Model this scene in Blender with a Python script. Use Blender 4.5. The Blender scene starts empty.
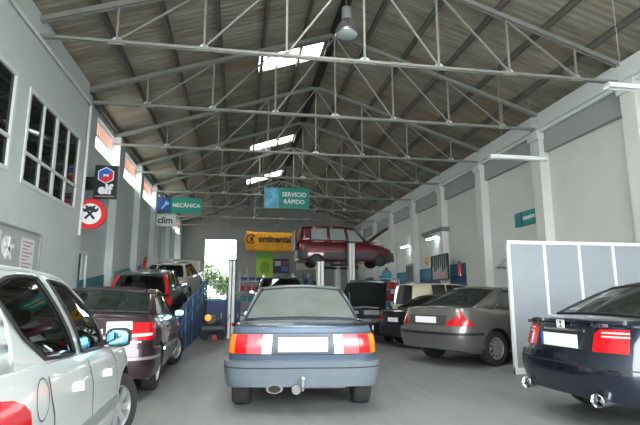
import bpy, bmesh, math, random
from mathutils import Vector, Matrix
random.seed(7)
PI = math.pi
S = bpy.context.scene
COL = S.collection

# ------------------------------------------------------------------ camera
cd = bpy.data.cameras.new('camera'); cam = bpy.data.objects.new('camera', cd); COL.objects.link(cam)
cd.sensor_width = 36; cd.lens = 485/640*36; cd.clip_start = .05; cd.clip_end = 300
cam.location = (0, 0, 1.25); cam.rotation_euler = (math.radians(100), 0, math.radians(-9.35))
S.camera = cam
S.view_settings.view_transform = 'Standard'; S.view_settings.look = 'None'
S.view_settings.gamma = 1; S.view_settings.use_curve_mapping = False
S.view_settings.exposure = 0.15

# ------------------------------------------------------------------ materials
MATS = {}
def mat(name, col, rough=.6, metal=0, coat=0, noise=0, nscale=8, bump=0, emit=0, spec=None):
    if name in MATS: return MATS[name]
    m = bpy.data.materials.new(name); m.use_nodes = True
    nt = m.node_tree; b = nt.nodes['Principled BSDF']
    c = (*col, 1)
    b.inputs['Base Color'].default_value = c
    b.inputs['Roughness'].default_value = rough; b.inputs['Metallic'].default_value = metal
    b.inputs['Coat Weight'].default_value = coat; b.inputs['Coat Roughness'].default_value = .04
    if spec is not None: b.inputs['Specular IOR Level'].default_value = spec
    if emit:
        b.inputs['Emission Color'].default_value = c; b.inputs['Emission Strength'].default_value = emit
    if noise or bump:
        tc = nt.nodes.new('ShaderNodeTexCoord'); n = nt.nodes.new('ShaderNodeTexNoise')
        n.inputs['Scale'].default_value = nscale; n.inputs['Detail'].default_value = 6; n.inputs['Roughness'].default_value = .65
        nt.links.new(tc.outputs['Object'], n.inputs['Vector'])
        if noise:
            r = nt.nodes.new('ShaderNodeValToRGB')
            r.color_ramp.elements[0].position = .3; r.color_ramp.elements[1].position = .7
            r.color_ramp.elements[0].color = (*[x*(1-noise) for x in col], 1)
            r.color_ramp.elements[1].color = (*[min(1, x*(1+noise)) for x in col], 1)
            nt.links.new(n.outputs['Fac'], r.inputs[0]); nt.links.new(r.outputs[0], b.inputs['Base Color'])
        if bump:
            bp = nt.nodes.new('ShaderNodeBump'); bp.inputs['Strength'].default_value = bump; bp.inputs['Distance'].default_value = .01
            nt.links.new(n.outputs['Fac'], bp.inputs['Height']); nt.links.new(bp.outputs[0], b.inputs['Normal'])
    MATS[name] = m
    return m
def srgb(r, g, b):
    f = lambda c: ((c/255+.055)/1.055)**2.4 if c > 10 else c/255/12.92
    return (f(r), f(g), f(b))
def glass(name, tint=(.5, .6, .58), dust=0.0, dustcol=(.4, .42, .4), refl=1.0):
    """thin pane: part of the light passes tinted, part is mirrored, dust scatters the rest"""
    if name in MATS: return MATS[name]
    m = bpy.data.materials.new(name); m.use_nodes = True; nt = m.node_tree
    for n in list(nt.nodes):
        if n.type != 'OUTPUT_MATERIAL': nt.nodes.remove(n)
    out = [n for n in nt.nodes if n.type == 'OUTPUT_MATERIAL'][0]
    tr = nt.nodes.new('ShaderNodeBsdfTransparent'); tr.inputs[0].default_value = (*tint, 1)
    gl = nt.nodes.new('ShaderNodeBsdfGlossy'); gl.inputs['Roughness'].default_value = .02; gl.inputs[0].default_value = (1, 1, 1, 1)
    fr = nt.nodes.new('ShaderNodeFresnel'); fr.inputs[0].default_value = 1.35 + .5*refl
    mx = nt.nodes.new('ShaderNodeMixShader')
    nt.links.new(fr.outputs[0], mx.inputs[0]); nt.links.new(tr.outputs[0], mx.inputs[1]); nt.links.new(gl.outputs[0], mx.inputs[2])
    last = mx
    if dust:
        df = nt.nodes.new('ShaderNodeBsdfDiffuse'); df.inputs[0].default_value = (*dustcol, 1)
        tc = nt.nodes.new('ShaderNodeTexCoord'); n = nt.nodes.new('ShaderNodeTexNoise'); n.inputs['Scale'].default_value = 3
        n.inputs['Detail'].default_value = 8
        nt.links.new(tc.outputs['Object'], n.inputs['Vector'])
        mr = nt.nodes.new('ShaderNodeMapRange'); mr.inputs['To Min'].default_value = dust*.7; mr.inputs['To Max'].default_value = dust*1.3
        nt.links.new(n.outputs['Fac'], mr.inputs[0])
        m2 = nt.nodes.new('ShaderNodeMixShader'); nt.links.new(mr.outputs[0], m2.inputs[0])
        nt.links.new(mx.outputs[0], m2.inputs[1]); nt.links.new(df.outputs[0], m2.inputs[2]); last = m2
    nt.links.new(last.outputs[0], out.inputs[0])
    MATS[name] = m
    return m
def paint(name, col, metal=.4, rough=.35, dust=0):
    return mat(name, col, rough, metal, 1.0 if not dust else .5)

DARK = mat('black_plastic', (.012, .013, .014), .55)
RUBBER = mat('tyre_rubber', (.022, .022, .023), .85, noise=.25, nscale=20)
WHITE = mat('white_enamel', (.72, .73, .73), .4)
PLATE = mat('plate_white', (.9, .9, .9), .35)
CHROME = mat('chrome', (.75, .76, .77), .15, 1)
ALLOY = mat('alloy', (.5, .51, .52), .35, .7)
STEEL = mat('truss_paint', srgb(138, 138, 132), .6, noise=.12, nscale=5)
REDL = mat('red_lens', (.5, .005, .01), .2, coat=.6)
ORANGEL = mat('orange_lens', (.85, .2, .01), .15, coat=1)
CLEARL = mat('clear_lens', (.75, .74, .74), .12, coat=1)
GALV = mat('galvanised_steel', (.42, .43, .43), .4, .6)

# ------------------------------------------------------------------ mesh helpers
class MB:
    def __init__(s): s.v = []; s.f = []; s.m = []
    def add(s, vs, fs, mi=0):
        o = len(s.v); s.v += [tuple(v) for v in vs]; s.f += [tuple(i+o for i in f) for f in fs]; s.m += [mi]*len(fs)
    def box(s, x0, x1, y0, y1, z0, z1, mi=0):
        s.add([(x0,y0,z0),(x1,y0,z0),(x1,y1,z0),(x0,y1,z0),(x0,y0,z1),(x1,y0,z1),(x1,y1,z1),(x0,y1,z1)],
              [(0,3,2,1),(4,5,6,7),(0,1,5,4),(1,2,6,5),(2,3,7,6),(3,0,4,7)], mi)
    def bar(s, a, b, w, h, mi=0, up=(0,0,1)):
        a = Vector(a); b = Vector(b); d = (b-a).normalized(); u = Vector(up)
        if abs(d.dot(u)) > .98: u = Vector((0,1,0))
        r = d.cross(u).normalized(); u = r.cross(d)
        vs = []
        for p in (a, b):
            for sx, sy in ((-1,-1),(1,-1),(1,1),(-1,1)): vs.append(p + r*sx*w/2 + u*sy*h/2)
        s.add(vs, [(0,1,2,3),(7,6,5,4),(0,4,5,1),(1,5,6,2),(2,6,7,3),(3,7,4,0)], mi)
    def tube(s, pts, r, n=8, mi=0, closed=False):
        pts = [Vector(p) for p in pts]; rings = []; N = len(pts)
        prev = None
        for i, p in enumerate(pts):
            if closed: d = (pts[(i+1) % N]-pts[i-1])
            else: d = pts[min(i+1, N-1)]-pts[max(i-1, 0)]
            if d.length < 1e-9: d = Vector((0,0,1))
            d.normalize()
            u = Vector((0,0,1)) if prev is None else prev
            if abs(d.dot(u)) > .95: u = Vector((1,0,0)) if abs(d.x) < .9 else Vector((0,1,0))
            a = d.cross(u).normalized(); b = a.cross(d).normalized(); prev = b
            rings.append([p + (a*math.cos(2*PI*k/n)+b*math.sin(2*PI*k/n))*(r if not callable(r) else r(i/(N-1))) for k in range(n)])
        vs = [v for rg in rings for v in rg]; fs = []
        M = N if closed else N-1
        for i in range(M):
            j = (i+1) % N
            for k in range(n): fs.append((i*n+k, i*n+(k+1) % n, j*n+(k+1) % n, j*n+k))
        if not closed: fs += [tuple(range(n))[::-1], tuple((N-1)*n+k for k in range(n))]
        s.add(vs, fs, mi)
    def lathe(s, prof, c=(0,0,0), axis='z', n=24, mi=0):
        """prof: list of (radius, height) along axis"""
        vs = []; fs = []
        for r, h in prof:
            for k in range(n):
                a = 2*PI*k/n; x, y = r*math.cos(a), r*math.sin(a)
                p = {'z': (x,y,h), 'x': (h,x,y), 'y': (x,h,y)}[axis]
                vs.append((c[0]+p[0], c[1]+p[1], c[2]+p[2]))
        for i in range(len(prof)-1):
            for k in range(n): fs.append((i*n+k, i*n+(k+1) % n, (i+1)*n+(k+1) % n, (i+1)*n+k))
        s.add(vs, fs, mi)
        if prof[0][0] > 1e-6: s.add(vs[:n], [tuple(range(n))[::-1]], mi)
        if prof[-1][0] > 1e-6: s.add(vs[-n:], [tuple(range(n))], mi)
    def grid(s, rows, mi=0, flip=False):
        nr = len(rows); nc = len(rows[0]); vs = [p for r in rows for p in r]; fs = []
        for i in range(nr-1):
            for j in range(nc-1):
                q = (i*nc+j, i*nc+j+1, (i+1)*nc+j+1, (i+1)*nc+j)
                fs.append(q[::-1] if flip else q)
        s.add(vs, fs, mi)
    def prism(s, poly, axis, t0, t1, mi=0):
        """poly: 2-D points, extruded along axis"""
        n = len(poly); f = {'x': lambda p, t: (t, p[0], p[1]), 'y': lambda p, t: (p[0], t, p[1]), 'z': lambda p, t: (p[0], p[1], t)}[axis]
        vs = [f(p, t0) for p in poly]+[f(p, t1) for p in poly]
        fs = [tuple(range(n))[::-1], tuple(range(n, 2*n))]+[(i, (i+1) % n, n+(i+1) % n, n+i) for i in range(n)]
        s.add(vs, fs, mi)
    def ellipsoid(s, c, r, n=14, m=9, mi=0, e=1.0):
        rows = []
        sp = lambda x: math.copysign(abs(x)**e, x)
        for i in range(m+1):
            t = -PI/2+PI*i/m
            rows.append([(c[0]+r[0]*sp(math.cos(t))*sp(math.cos(2*PI*k/n)), c[1]+r[1]*sp(math.cos(t))*sp(math.sin(2*PI*k/n)), c[2]+r[2]*sp(math.sin(t))) for k in range(n+1)])
        s.grid(rows, mi)
    def mesh(s, name, mats, smooth=None, weld=True, bevel=0):
        me = bpy.data.meshes.new(name); me.from_pydata(s.v, [], s.f)
        for m in (mats if isinstance(mats, (list, tuple)) else [mats]): me.materials.append(m)
        for i, p in enumerate(me.polygons): p.material_index = s.m[i]
        bm = bmesh.new(); bm.from_mesh(me)
        if weld: bmesh.ops.remove_doubles(bm, verts=bm.verts, dist=2e-5)
        bmesh.ops.recalc_face_normals(bm, faces=bm.faces)
        if bevel: bmesh.ops.bevel(bm, geom=list(bm.edges), offset=bevel, segments=2, affect='EDGES', profile=.5)
        bm.to_mesh(me); bm.free()
        if smooth is not None:
            me.shade_smooth(); me.set_sharp_from_angle(angle=math.radians(smooth))
        return me
    def obj(s, name, mats, parent=None, smooth=None, weld=True, bevel=0):
        o = bpy.data.objects.new(name, s.mesh(name, mats, smooth, weld, bevel)); COL.objects.link(o)
        if parent: o.parent = parent
        return o
def tag(o, label, cat=None, group=None):
    o['label'] = label
    if cat: o['category'] = cat
    if group: o['group'] = group
    return o
def empty(name, loc, rz=0, label=None, cat=None, group=None, rx=0):
    o = bpy.data.objects.new(name, None); COL.objects.link(o); o.empty_display_size = .2
    o.location = loc; o.rotation_euler = (rx, 0, rz)
    if label: tag(o, label, cat, group)
    return o
def struct(o): o['kind'] = 'structure'; return o
def kids(o): return [c for c in COL.objects if c.parent == o]
def copy_tree(o, parent=None):
    c = o.copy(); COL.objects.link(c)
    if parent: c.parent = parent
    for ch in kids(o): copy_tree(ch, c)
    return c
def text(body, size, m, parent, loc, rot, extrude=.004, bold=0, align='CENTER', sx=1.0, name='lettering'):
    cu = bpy.data.curves.new('t', 'FONT'); cu.body = body; cu.size = size; cu.extrude = extrude; cu.offset = bold
    cu.align_x = align; cu.align_y = 'CENTER'; cu.resolution_u = 4
    t = bpy.data.objects.new('t', cu); COL.objects.link(t)
    bpy.context.view_layer.update()
    me = bpy.data.meshes.new_from_object(t.evaluated_get(bpy.context.evaluated_depsgraph_get()))
    bpy.data.objects.remove(t); bpy.data.curves.remove(cu)
    me.materials.clear(); me.materials.append(m)
    o = bpy.data.objects.new(name, me); COL.objects.link(o)
    o.parent = parent; o.location = loc; o.rotation_euler = rot; o.scale = (sx, 1, 1)
    return o

def pchip(pts):
    xs = [p[0] for p in pts]; ys = [p[1] for p in pts]; n = len(xs)
    if n == 1: return lambda x: ys[0]
    d = [(ys[i+1]-ys[i])/(xs[i+1]-xs[i]) for i in range(n-1)]
    m = [d[0]]+[0 if d[i-1]*d[i] <= 0 else 2*d[i-1]*d[i]/(d[i-1]+d[i]) for i in range(1, n-1)]+[d[-1]]
    def f(x):
        if x <= xs[0]: return ys[0]
        if x >= xs[-1]: return ys[-1]
        i = max(k for k in range(n-1) if xs[k] <= x)
        h = xs[i+1]-xs[i]; t = (x-xs[i])/h
        return (ys[i]*(2*t**3-3*t**2+1)+h*m[i]*(t**3-2*t**2+t)+ys[i+1]*(-2*t**3+3*t**2)+h*m[i+1]*(t**3-t**2))
    return f

# ------------------------------------------------------------------ cars
def wheel_meshes(r, w, spokes, style, key):
    t = MB()
    ri = r*.64
    t.lathe([(ri, -w/2), (r*.93, -w/2), (r*.985, -w*.42), (r, -w*.25), (r, w*.25), (r*.985, w*.42), (r*.93, w/2), (ri, w/2), (ri, -w/2)], axis='x', n=36)
    tm = t.mesh('tyre', RUBBER, 35)
    b = MB()
    b.lathe([(ri*1.02, -w*.4), (ri*1.02, w*.44), (ri*.93, w*.5), (ri*.9, w*.42), (ri*.88, -w*.3), (ri*1.0, -w*.4)], axis='x', n=32)
    b.lathe([(0.001, w*.1), (ri*.9, w*.1), (ri*.9, w*.06), (.001, w*.06)], axis='x', n=24, mi=1)
    b.lathe([(.001, w*.47), (ri*.16, w*.46), (ri*.24, w*.4), (ri*.26, w*.12)], axis='x', n=20)
    for k in range(spokes):
        a = 2*PI*k/spokes
        ca, sa = math.cos(a), math.sin(a)
        w0, w1 = (ri*.13, ri*.2) if style == 'cap' else (ri*.1, ri*.1)
        vs = []
        for rr, ww, x in ((ri*.15, w0, w*.43), (ri*.6, (w0+w1)/2, w*.46), (ri*.92, w1, w*.4)):
            for sg in (-1, 1):
                vs.append((x, rr*ca-sg*ww*sa, rr*sa+sg*ww*ca))
            for sg in (-1, 1):
                vs.append((x-w*.12, rr*ca-sg*ww*sa, rr*sa+sg*ww*ca))
        fs = []
        for i in range(2):
            o = i*4
            fs += [(o, o+1, o+5, o+4), (o+2, o+6, o+7, o+3), (o, o+4, o+6, o+2), (o+1, o+3, o+7, o+5)]
        b.add(vs, fs)
    wm = b.mesh('wheel', [ALLOY, DARK], 35)
    return wm, tm

class Car:
    def __init__(s, name, loc, rz, label, cat, paint_m, L, W, belt, low, er=.35, ef=.5, n=3.0, rp=((0, 0), (1, 0)), fp=((0, 0), (1, 0)),
                 wp=((0, .93), (.12, .975), (.35, 1), (.7, .99), (.92, .955), (1, .925)), crown=.04, taper=None, rx=0, z=0):
        s.root = empty(name, loc, rz, label, cat, rx=rx)
        s.L, s.W = L, W; s.paint = paint_m
        s.belt = pchip(belt); s.low = pchip(low); s.rp = pchip(rp); s.fp = pchip(fp); s.wp = pchip(wp)
        s.taper = pchip(taper or ((0, .95), (.22, 1), (.75, 1), (1, .93)))
        s.crown = crown
        tab = []
        for i in range(13):
            t = PI/2*i/12; tab.append((math.sin(t)**(2/n), er/L*(1-math.cos(t)**(2/n))))
        b0, b1 = er/L, 1-ef/L
        for i in range(1, 37): tab.append((1.0, b0+(b1-b0)*i/37))
        for i in range(13):
            t = PI/2*(1-i/12); tab.append((math.sin(t)**(2/n), 1-ef/L*(1-math.cos(t)**(2/n))))
        tab[0] = (0.0, 0.0); tab[-1] = (0.0, 1.0)
        s.tab = tab
        arc = [0]
        for i in range(1, len(tab)):
            dx = (tab[i][0]*s.taper(tab[i][1])-tab[i-1][0]*s.taper(tab[i-1][1]))*W/2; dy = (tab[i][1]-tab[i-1][1])*L
            arc.append(arc[-1]+math.hypot(dx, dy))
        s.arc = arc
    def at(s, a, b, h):
        y0 = s.rp(h); y1 = s.L+s.fp(h); y = y0+(y1-y0)*b
        zl, zb = s.low(y), s.belt(y)
        return Vector((a*s.W/2*s.wp(h)*s.taper(b), y, zl+(zb-zl)*h))
    def ab(s, q):
        q = abs(q); arc = s.arc
        if q >= arc[-1]: return s.tab[-1]
        i = max(k for k in range(len(arc)-1) if arc[k] <= q); t = (q-arc[i])/(arc[i+1]-arc[i])
        return (s.tab[i][0]*(1-t)+s.tab[i+1][0]*t, s.tab[i][1]*(1-t)+s.tab[i+1][1]*t)
    def sy(s, y):
        """arc length on the side for a distance y from the rear"""
        b = y/s.L
        i = max(k for k in range(len(s.tab)-1) if s.tab[k][1] <= b or k == 0); t = (b-s.tab[i][1])/max(1e-9, s.tab[i+1][1]-s.tab[i][1])
        return s.arc[i]+(s.arc[i+1]-s.arc[i])*t
    def P(s, q, z):
        a, b = s.ab(q); h = .6
        for _ in range(6):
            p = s.at(a, b, h); y = p.y
            zl, zb = s.low(y), s.belt(y); h = max(0, min(1, (z-zl)/(zb-zl)))
        p = s.at(a, b, h)
        p.z = z
        if q < 0: p.x = -p.x
        return p
    def N(s, q, z):
        e = .01
        n = (s.P(q+e, z)-s.P(q-e, z)).cross(s.P(q, z+e)-s.P(q, z-e))
        if n.length < 1e-9: n = Vector((0, -1, 0))
        n.normalize()
        if n.dot(s.P(q, z)-Vector((0, s.L/2, z))) < 0: n = -n
        return n
    def PO(s, q, z, off): return s.P(q, z)+s.N(q, z)*off
    def deckz(s, x, y):
        b = max(0, min(1, (y-s.rp(1))/(s.L+s.fp(1)-s.rp(1))))
        i = max(k for k in range(len(s.tab)-1) if s.tab[k][1] <= b or k == 0); t = (b-s.tab[i][1])/max(1e-9, s.tab[i+1][1]-s.tab[i][1])
        a = s.tab[i][0]*(1-t)+s.tab[i+1][0]*t
        hw = s.W/2*s.wp(1)*s.taper(b)
        return s.belt(y)+s.crown*max(0, a*a-(x/hw)**2)
    def hw(s, y):
        b = (y-s.rp(1))/(s.L+s.fp(1)-s.rp(1)); return s.W/2*s.wp(1)*s.taper(b)
    def tub(s, mb):
        HL = [0, .04, .1, .18, .28, .4, .5, .6, .7, .8, .88, .94, .98, 1.0]
        n = len(s.tab)
        full = [(i, 1) for i in range(n)]+[(i, -1) for i in range(n-2, 0, -1)]
        rows = []
        for h in HL:
            row = []
            for i, sg in full:
                p = s.at(*s.tab[i], h); row.append((p.x*sg, p.y, p.z))
            rows.append(row+[row[0]])
        mb.grid(rows)
        K = 8
        for top in (1, 0):
            dr = []
            for i in range(n):
                a, b = s.tab[i]; p = s.at(a, b, HL[-1] if top else 0)
                r = []
                for j in range(K+1):
                    c = -1+2*j/K
                    r.append((p.x*c, p.y, p.z+(s.crown*a*a*(1-c*c) if top else 0)))
                dr.append(r)
            mb.grid(dr)
    def wheels(s, ys, r, w=.19, spokes=5, style='cap', arch=.055, inset=.02, steer=0, lift=0, rim=None):
        s.wy = ys; s.wr = r; s.ar = r+arch
        wm, tm = wheel_meshes(r, w, spokes, style, s.root.name)
        if rim: wm.materials[0] = rim
        for y in ys:
            for sg in (1, -1):
                o = bpy.data.objects.new('wheel', wm); COL.objects.link(o); o.parent = s.root
                o.location = (sg*(s.W/2*.985-w/2-inset), y, r+lift); o.rotation_euler = (0, 0, (0 if sg > 0 else PI)+(steer if y > 2 else 0))
                t = bpy.data.objects.new('tyre', tm); COL.objects.link(t); t.parent = o
    def body(s, gh=None, lower=None):
        mb = MB(); s.tub(mb)
        me = mb.mesh('tub', [s.paint, DARK], None)
        bm = bmesh.new(); bm.from_mesh(me); bmesh.ops.dissolve_degenerate(bm, edges=bm.edges, dist=1e-5); bmesh.ops.recalc_face_normals(bm, faces=bm.faces); bm.to_mesh(me); bm.free()
        o = bpy.data.objects.new('tub', me); COL.objects.link(o)
        cuts = []
        for y in s.wy:
            for sg in (1, -1):
                c = MB(); x0, x1 = s.W/2-.3, s.W/2+.12
                pr = [(.001, min(sg*x0, sg*x1)), (s.ar, min(sg*x0, sg*x1)), (s.ar, max(sg*x0, sg*x1)), (.001, max(sg*x0, sg*x1))]
                c.lathe(pr, c=(0, y, s.wr), axis='x', n=40)
                # open the arch downwards
                co = c.obj('cut', DARK); cuts.append(co)
                md = o.modifiers.new('b', 'BOOLEAN'); md.operation = 'DIFFERENCE'; md.solver = 'EXACT'; md.object = co
                try: md.material_mode = 'TRANSFER'
                except Exception: pass
        bpy.context.view_layer.update()
        me2 = bpy.data.meshes.new_from_object(o.evaluated_get(bpy.context.evaluated_depsgraph_get()))
        for c in cuts+[o]: bpy.data.objects.remove(c)
        me2.name = 'body'
        me2.shade_smooth(); me2.set_sharp_from_angle(angle=math.radians(38))
        o = bpy.data.objects.new('body', me2); COL.objects.link(o); o.parent = s.root
        s.bodyo = o
        return o
    # ---- greenhouse: boundaries = (bx, by, tx, ty, vlo, vhi) from the rear screen edge to the windscreen edge
    def greenhouse(s, bnd, kinds, roofz, rw, inset=.04, rc=.035, bowr=.06, bowf=.1, bulge=.025, gm=None, rgm=None, roof_m=None, pill_m=None, bb=(.1, .16), rear_v=(.08, .93), front_v=(.04, .95), rear_glass=True):
        rz = pchip(roofz); rwf = pchip(rw); U = 4
        gm = gm or glass('car_glass'); rgm = rgm or gm
        def B(t):
            k = min(int(t), len(bnd)-2); f = t-k; p, q = bnd[k], bnd[k+1]
            y = p[1]*(1-f)+q[1]*f
            xp = p[0] if p[0] is not None else s.hw(p[1])-inset
            xq = q[0] if q[0] is not None else s.hw(q[1])-inset
            x = (s.hw(y)-inset) if p[0] is None and q[0] is None else xp*(1-f)+xq*f
            return Vector((x, y, s.deckz(x, y)-.012))
        def T(t):
            k = min(int(t), len(bnd)-2); f = t-k; p, q = bnd[k], bnd[k+1]
            y = p[3]*(1-f)+q[3]*f
            xp = p[2] if p[2] is not None else rwf(p[3]); xq = q[2] if q[2] is not None else rwf(q[3])
            x = rwf(y) if p[2] is None and q[2] is None else xp*(1-f)+xq*f
            return Vector((x, y, rz(y)))
        def VV(t, j):
            k = min(int(t), len(bnd)-2); f = t-k; return bnd[k][j]*(1-f)+bnd[k+1][j]*f
        def G(t, v, off=0):
            p = B(t)*(1-v)+T(t)*v; p.x += bulge*4*v*(1-v)+off; return p
        s.G, s.B, s.T = G, B, T
        nb = len(bnd); end = nb-1
        body = MB(); glasses = {}
        def rows(t0, t1, v0, v1, nv=5, off=0):
            out = []
            for j in range(nv+1):
                r = []
                for i in range(U+1):
                    t = t0+(t1-t0)*i/U
                    a = v0(t) if callable(v0) else v0; b = v1(t) if callable(v1) else v1
                    r.append(G(t, a+(b-a)*j/nv, off))
                out.append(r)
            return out
        mir = lambda rr: [[(-p[0], p[1], p[2]) for p in r] for r in rr]
        for k in range(nb-1):
            if kinds[k] == 'b': parts = [(0., 1.)]
            else:
                parts = [(0., lambda t: VV(t, 4)), (lambda t: VV(t, 5), 1.)]
                g = rows(k, k+1-1e-9, lambda t: VV(t, 4), lambda t: VV(t, 5), 6, -.006)
                for sg, gg in ((1, g), (-1, mir(g))): glasses.setdefault((kinds[k], sg), []).append((k, gg))
            for a, b in parts:
                r = rows(k, k+1-1e-9, a, b, 4); body.grid(r); body.grid(mir(r))
        # roof, screens
        C = 12
        cs = [-1+2*j/C for j in range(C+1)]
        def across(t, v, fr, off=0):
            """line across the car at boundary t, height v; fr: 0 rear, 1 front"""
            p = B(t)*(1-v)+T(t)*v; out = []
            bow = (-(bb[0]*(1-v)+bowr*v) if fr == 0 else (bb[1]*(1-v)+bowf*v))
            px = p.x+bulge*4*v*(1-v)
            for c in cs:
                x = px*c; y = p.y+bow*(1-c*c)
                zb = s.deckz(B(t).x*c, B(t).y+(-bb[0] if fr == 0 else bb[1])*(1-c*c))-.012
                zt = T(t).z+rc*(1-c*c)
                z = zb*(1-v)+zt*v
                out.append(Vector((x, y, z+off)))
            return out
        R = []
        for i in range(end*U+1):
            t = min(i/U, end-1e-9); p = T(t); f = i/(end*U)
            bow = -bowr*(1-f)**3+bowf*f**3
            R.append([Vector((p.x*c, p.y+bow*(1-c*c), p.z+rc*(1-c*c))) for c in cs])
        roof = MB(); roof.grid(R)
        NV = 8
        if rear_glass:
            for a, b in ((0, rear_v[0]), (rear_v[1], 1)): body.grid([across(0, a+(b-a)*j/2, 0) for j in range(3)])
            g = [across(0, rear_v[0]+(rear_v[1]-rear_v[0])*j/NV, 0) for j in range(NV+1)]
            mb = MB(); mb.grid(g); s.rear = mb.obj('rear_window', rgm, s.root, 40)
        for a, b in ((0, front_v[0]), (front_v[1], 1)): body.grid([across(end-1e-9, a+(b-a)*j/2, 1) for j in range(3)])
        mb = MB(); mb.grid([across(end-1e-9, front_v[0]+(front_v[1]-front_v[0])*j/NV, 1) for j in range(NV+1)]); mb.obj('windscreen', gm, s.root, 40)
        def solid(mbx, nm, m, th):
            o = mbx.obj(nm, m, s.root, 40)
            md = o.modifiers.new('s', 'SOLIDIFY'); md.thickness = th; md.offset = -1; return o
        solid(body, 'window_pillars', pill_m or s.paint, .02); solid(roof, 'roof', roof_m or s.paint, .02)
        # side panes and their seals
        seal = MB()
        for (nm, sg), lst in glasses.items():
            mb = MB()
            for k, gg in lst: mb.grid(gg)
            mb.obj(nm, gm, s.root, 40)
            k0 = min(k for k, _ in lst); k1 = max(k for k, _ in lst)+1
            loop = []
            M = (k1-k0)*4
            for i in range(M+1): t = min(k0+(k1-k0)*i/M, end-1e-9); loop.append(G(t, VV(t, 4), .002))
            t = min(k1, end)-1e-9
            for j in range(1, 6): loop.append(G(t, VV(t, 4)+(VV(t, 5)-VV(t, 4))*j/6, .002))
            for i in range(M+1): t = min(k1-(k1-k0)*i/M, end-1e-9); loop.append(G(t, VV(t, 5), .002))
            for j in range(1, 6): loop.append(G(k0, VV(k0, 5)+(VV(k0, 4)-VV(k0, 5))*j/6, .002))
            lp = [loop[0]]
            for p in loop[1:]:
                if (p-lp[-1]).length > .008: lp.append(p)
            seal.tube([(p.x*sg, p.y, p.z) for p in lp], .011, 6, closed=True)
        if rear_glass:
            e = .004
            lo = across(0, rear_v[0], 0, e); hi = across(0, rear_v[1], 0, e)
            loop = lo+[across(0, rear_v[0]+(rear_v[1]-rear_v[0])*j/5, 0, e)[-1] for j in range(1, 5)]+hi[::-1]+[across(0, rear_v[1]+(rear_v[0]-rear_v[1])*j/5, 0, e)[0] for j in range(1, 5)]
            seal.tube(loop, .012, 6, closed=True)
        seal.obj('window_seal', DARK, s.root, 40)
        # cabin floor seen through the panes, seats
        cab = MB(); rr = []
        for i in range(end*2+1):
            p = B(min(i/2, end-1e-9)); rr.append([(p.x*c*.97, p.y, s.deckz(p.x*c, p.y)+.012) for c in cs])
        cab.grid(rr); cab.obj('cabin', mat('cabin_trim', (.02, .02, .022), .8), s.root)
    def seats(s, ys, zbase, m=None, hgt=.3, xs=(-.36, .36)):
        m = m or mat('seat_fabric', (.05, .05, .055), .9)
        for y in ys:
            for x in xs:
                b = MB(); b.ellipsoid((x, y, zbase), (.23, .07, .17), e=.45); o = b.obj('seat', m, s.root, 50)
                h = MB(); h.ellipsoid((x, y+.01, zbase+.25), (.12, .045, .075), e=.5); h.tube([(x-.05, y, zbase+.1), (x-.05, y, zbase+.25)], .007, 6); h.tube([(x+.05, y, zbase+.1), (x+.05, y, zbase+.25)], .007, 6)
                h.obj('headrest', m, o, 50)
    def patch(s, name, prof, m, off=.006, rows=5, parent=None, depth=.012, ds=.04, both=False, label=None):
        prof = list(prof); st = []
        for i in range(len(prof)-1):
            (a, l0, h0), (b, l1, h1) = prof[i], prof[i+1]; n = max(1, int(abs(b-a)/ds)+1)
            for j in range(n): t = j/n; st.append((a+(b-a)*t, l0+(l1-l0)*t, h0+(h1-h0)*t))
        st.append(prof[-1])
        for sg in ((1, -1) if both else (1,)):
            R = []
            for j in range(rows+1):
                v = j/rows; R.append([s.PO(sg*q, lo+(hi-lo)*v, off) for q, lo, hi in st])
            bot = [s.PO(sg*q, lo, -depth) for q, lo, hi in st]; top = [s.PO(sg*q, hi, -depth) for q, lo, hi in st]
            mb = MB(); mb.grid([bot]+R+[top])
            L = [bot[0]]+[r[0] for r in R]+[top[0]]; Rr = [bot[-1]]+[r[-1] for r in R]+[top[-1]]
            mb.add(L, [tuple(range(len(L)))]); mb.add(Rr, [tuple(range(len(Rr)))])
            o = mb.obj(name, m, parent or s.root, 35)
            if label: o['label'] = label
        return o
    def ribbon(s, name, pts, w, m=None, off=.0025, both=True, mbx=None, ds=.05):
        """thin seam line through (arc, z) points"""
        mb = mbx or MB(); fine = []
        for i in range(len(pts)-1):
            a, b = Vector(pts[i]), Vector(pts[i+1]); n = max(1, int((b-a).length/ds)+1)
            for j in range(n): fine.append(a+(b-a)*j/n)
        fine.append(Vector(pts[-1]))
        for sg in ((1, -1) if both else (1,)):
            L = []; R = []
            for i, p in enumerate(fine):
                d = (fine[min(i+1, len(fine)-1)]-fine[max(i-1, 0)]).normalized(); nn = Vector((-d.y, d.x))*w/2
                L.append(s.PO(sg*(p.x+nn.x), p.y+nn.y, off)); R.append(s.PO(sg*(p.x-nn.x), p.y-nn.y, off))
            mb.grid([L, R])
            if mbx is None: mb.obj(name, m or DARK, s.root, 60); mb = MB()
    def plate(s, y_off=-.012, z=.75, w=.52, h=.11, front=False, tilt=0, x=0, blank=False):
        q = 0.0
        p = s.P(0, z) if not front else s.P(s.arc[-1], z)
        mb = MB(); d = -1 if not front else 1
        ya = p.y+d*.004; yb = p.y+d*(.004-y_off*d*d)
        if front: ya, yb = p.y+.004, p.y+.02
        else: ya, yb = p.y-.02, p.y-.004
        mb.box(x-w/2, x+w/2, ya, yb, z-h/2, z+h/2)
        return mb.obj('number_plate', PLATE, s.root, bevel=.003)
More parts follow.
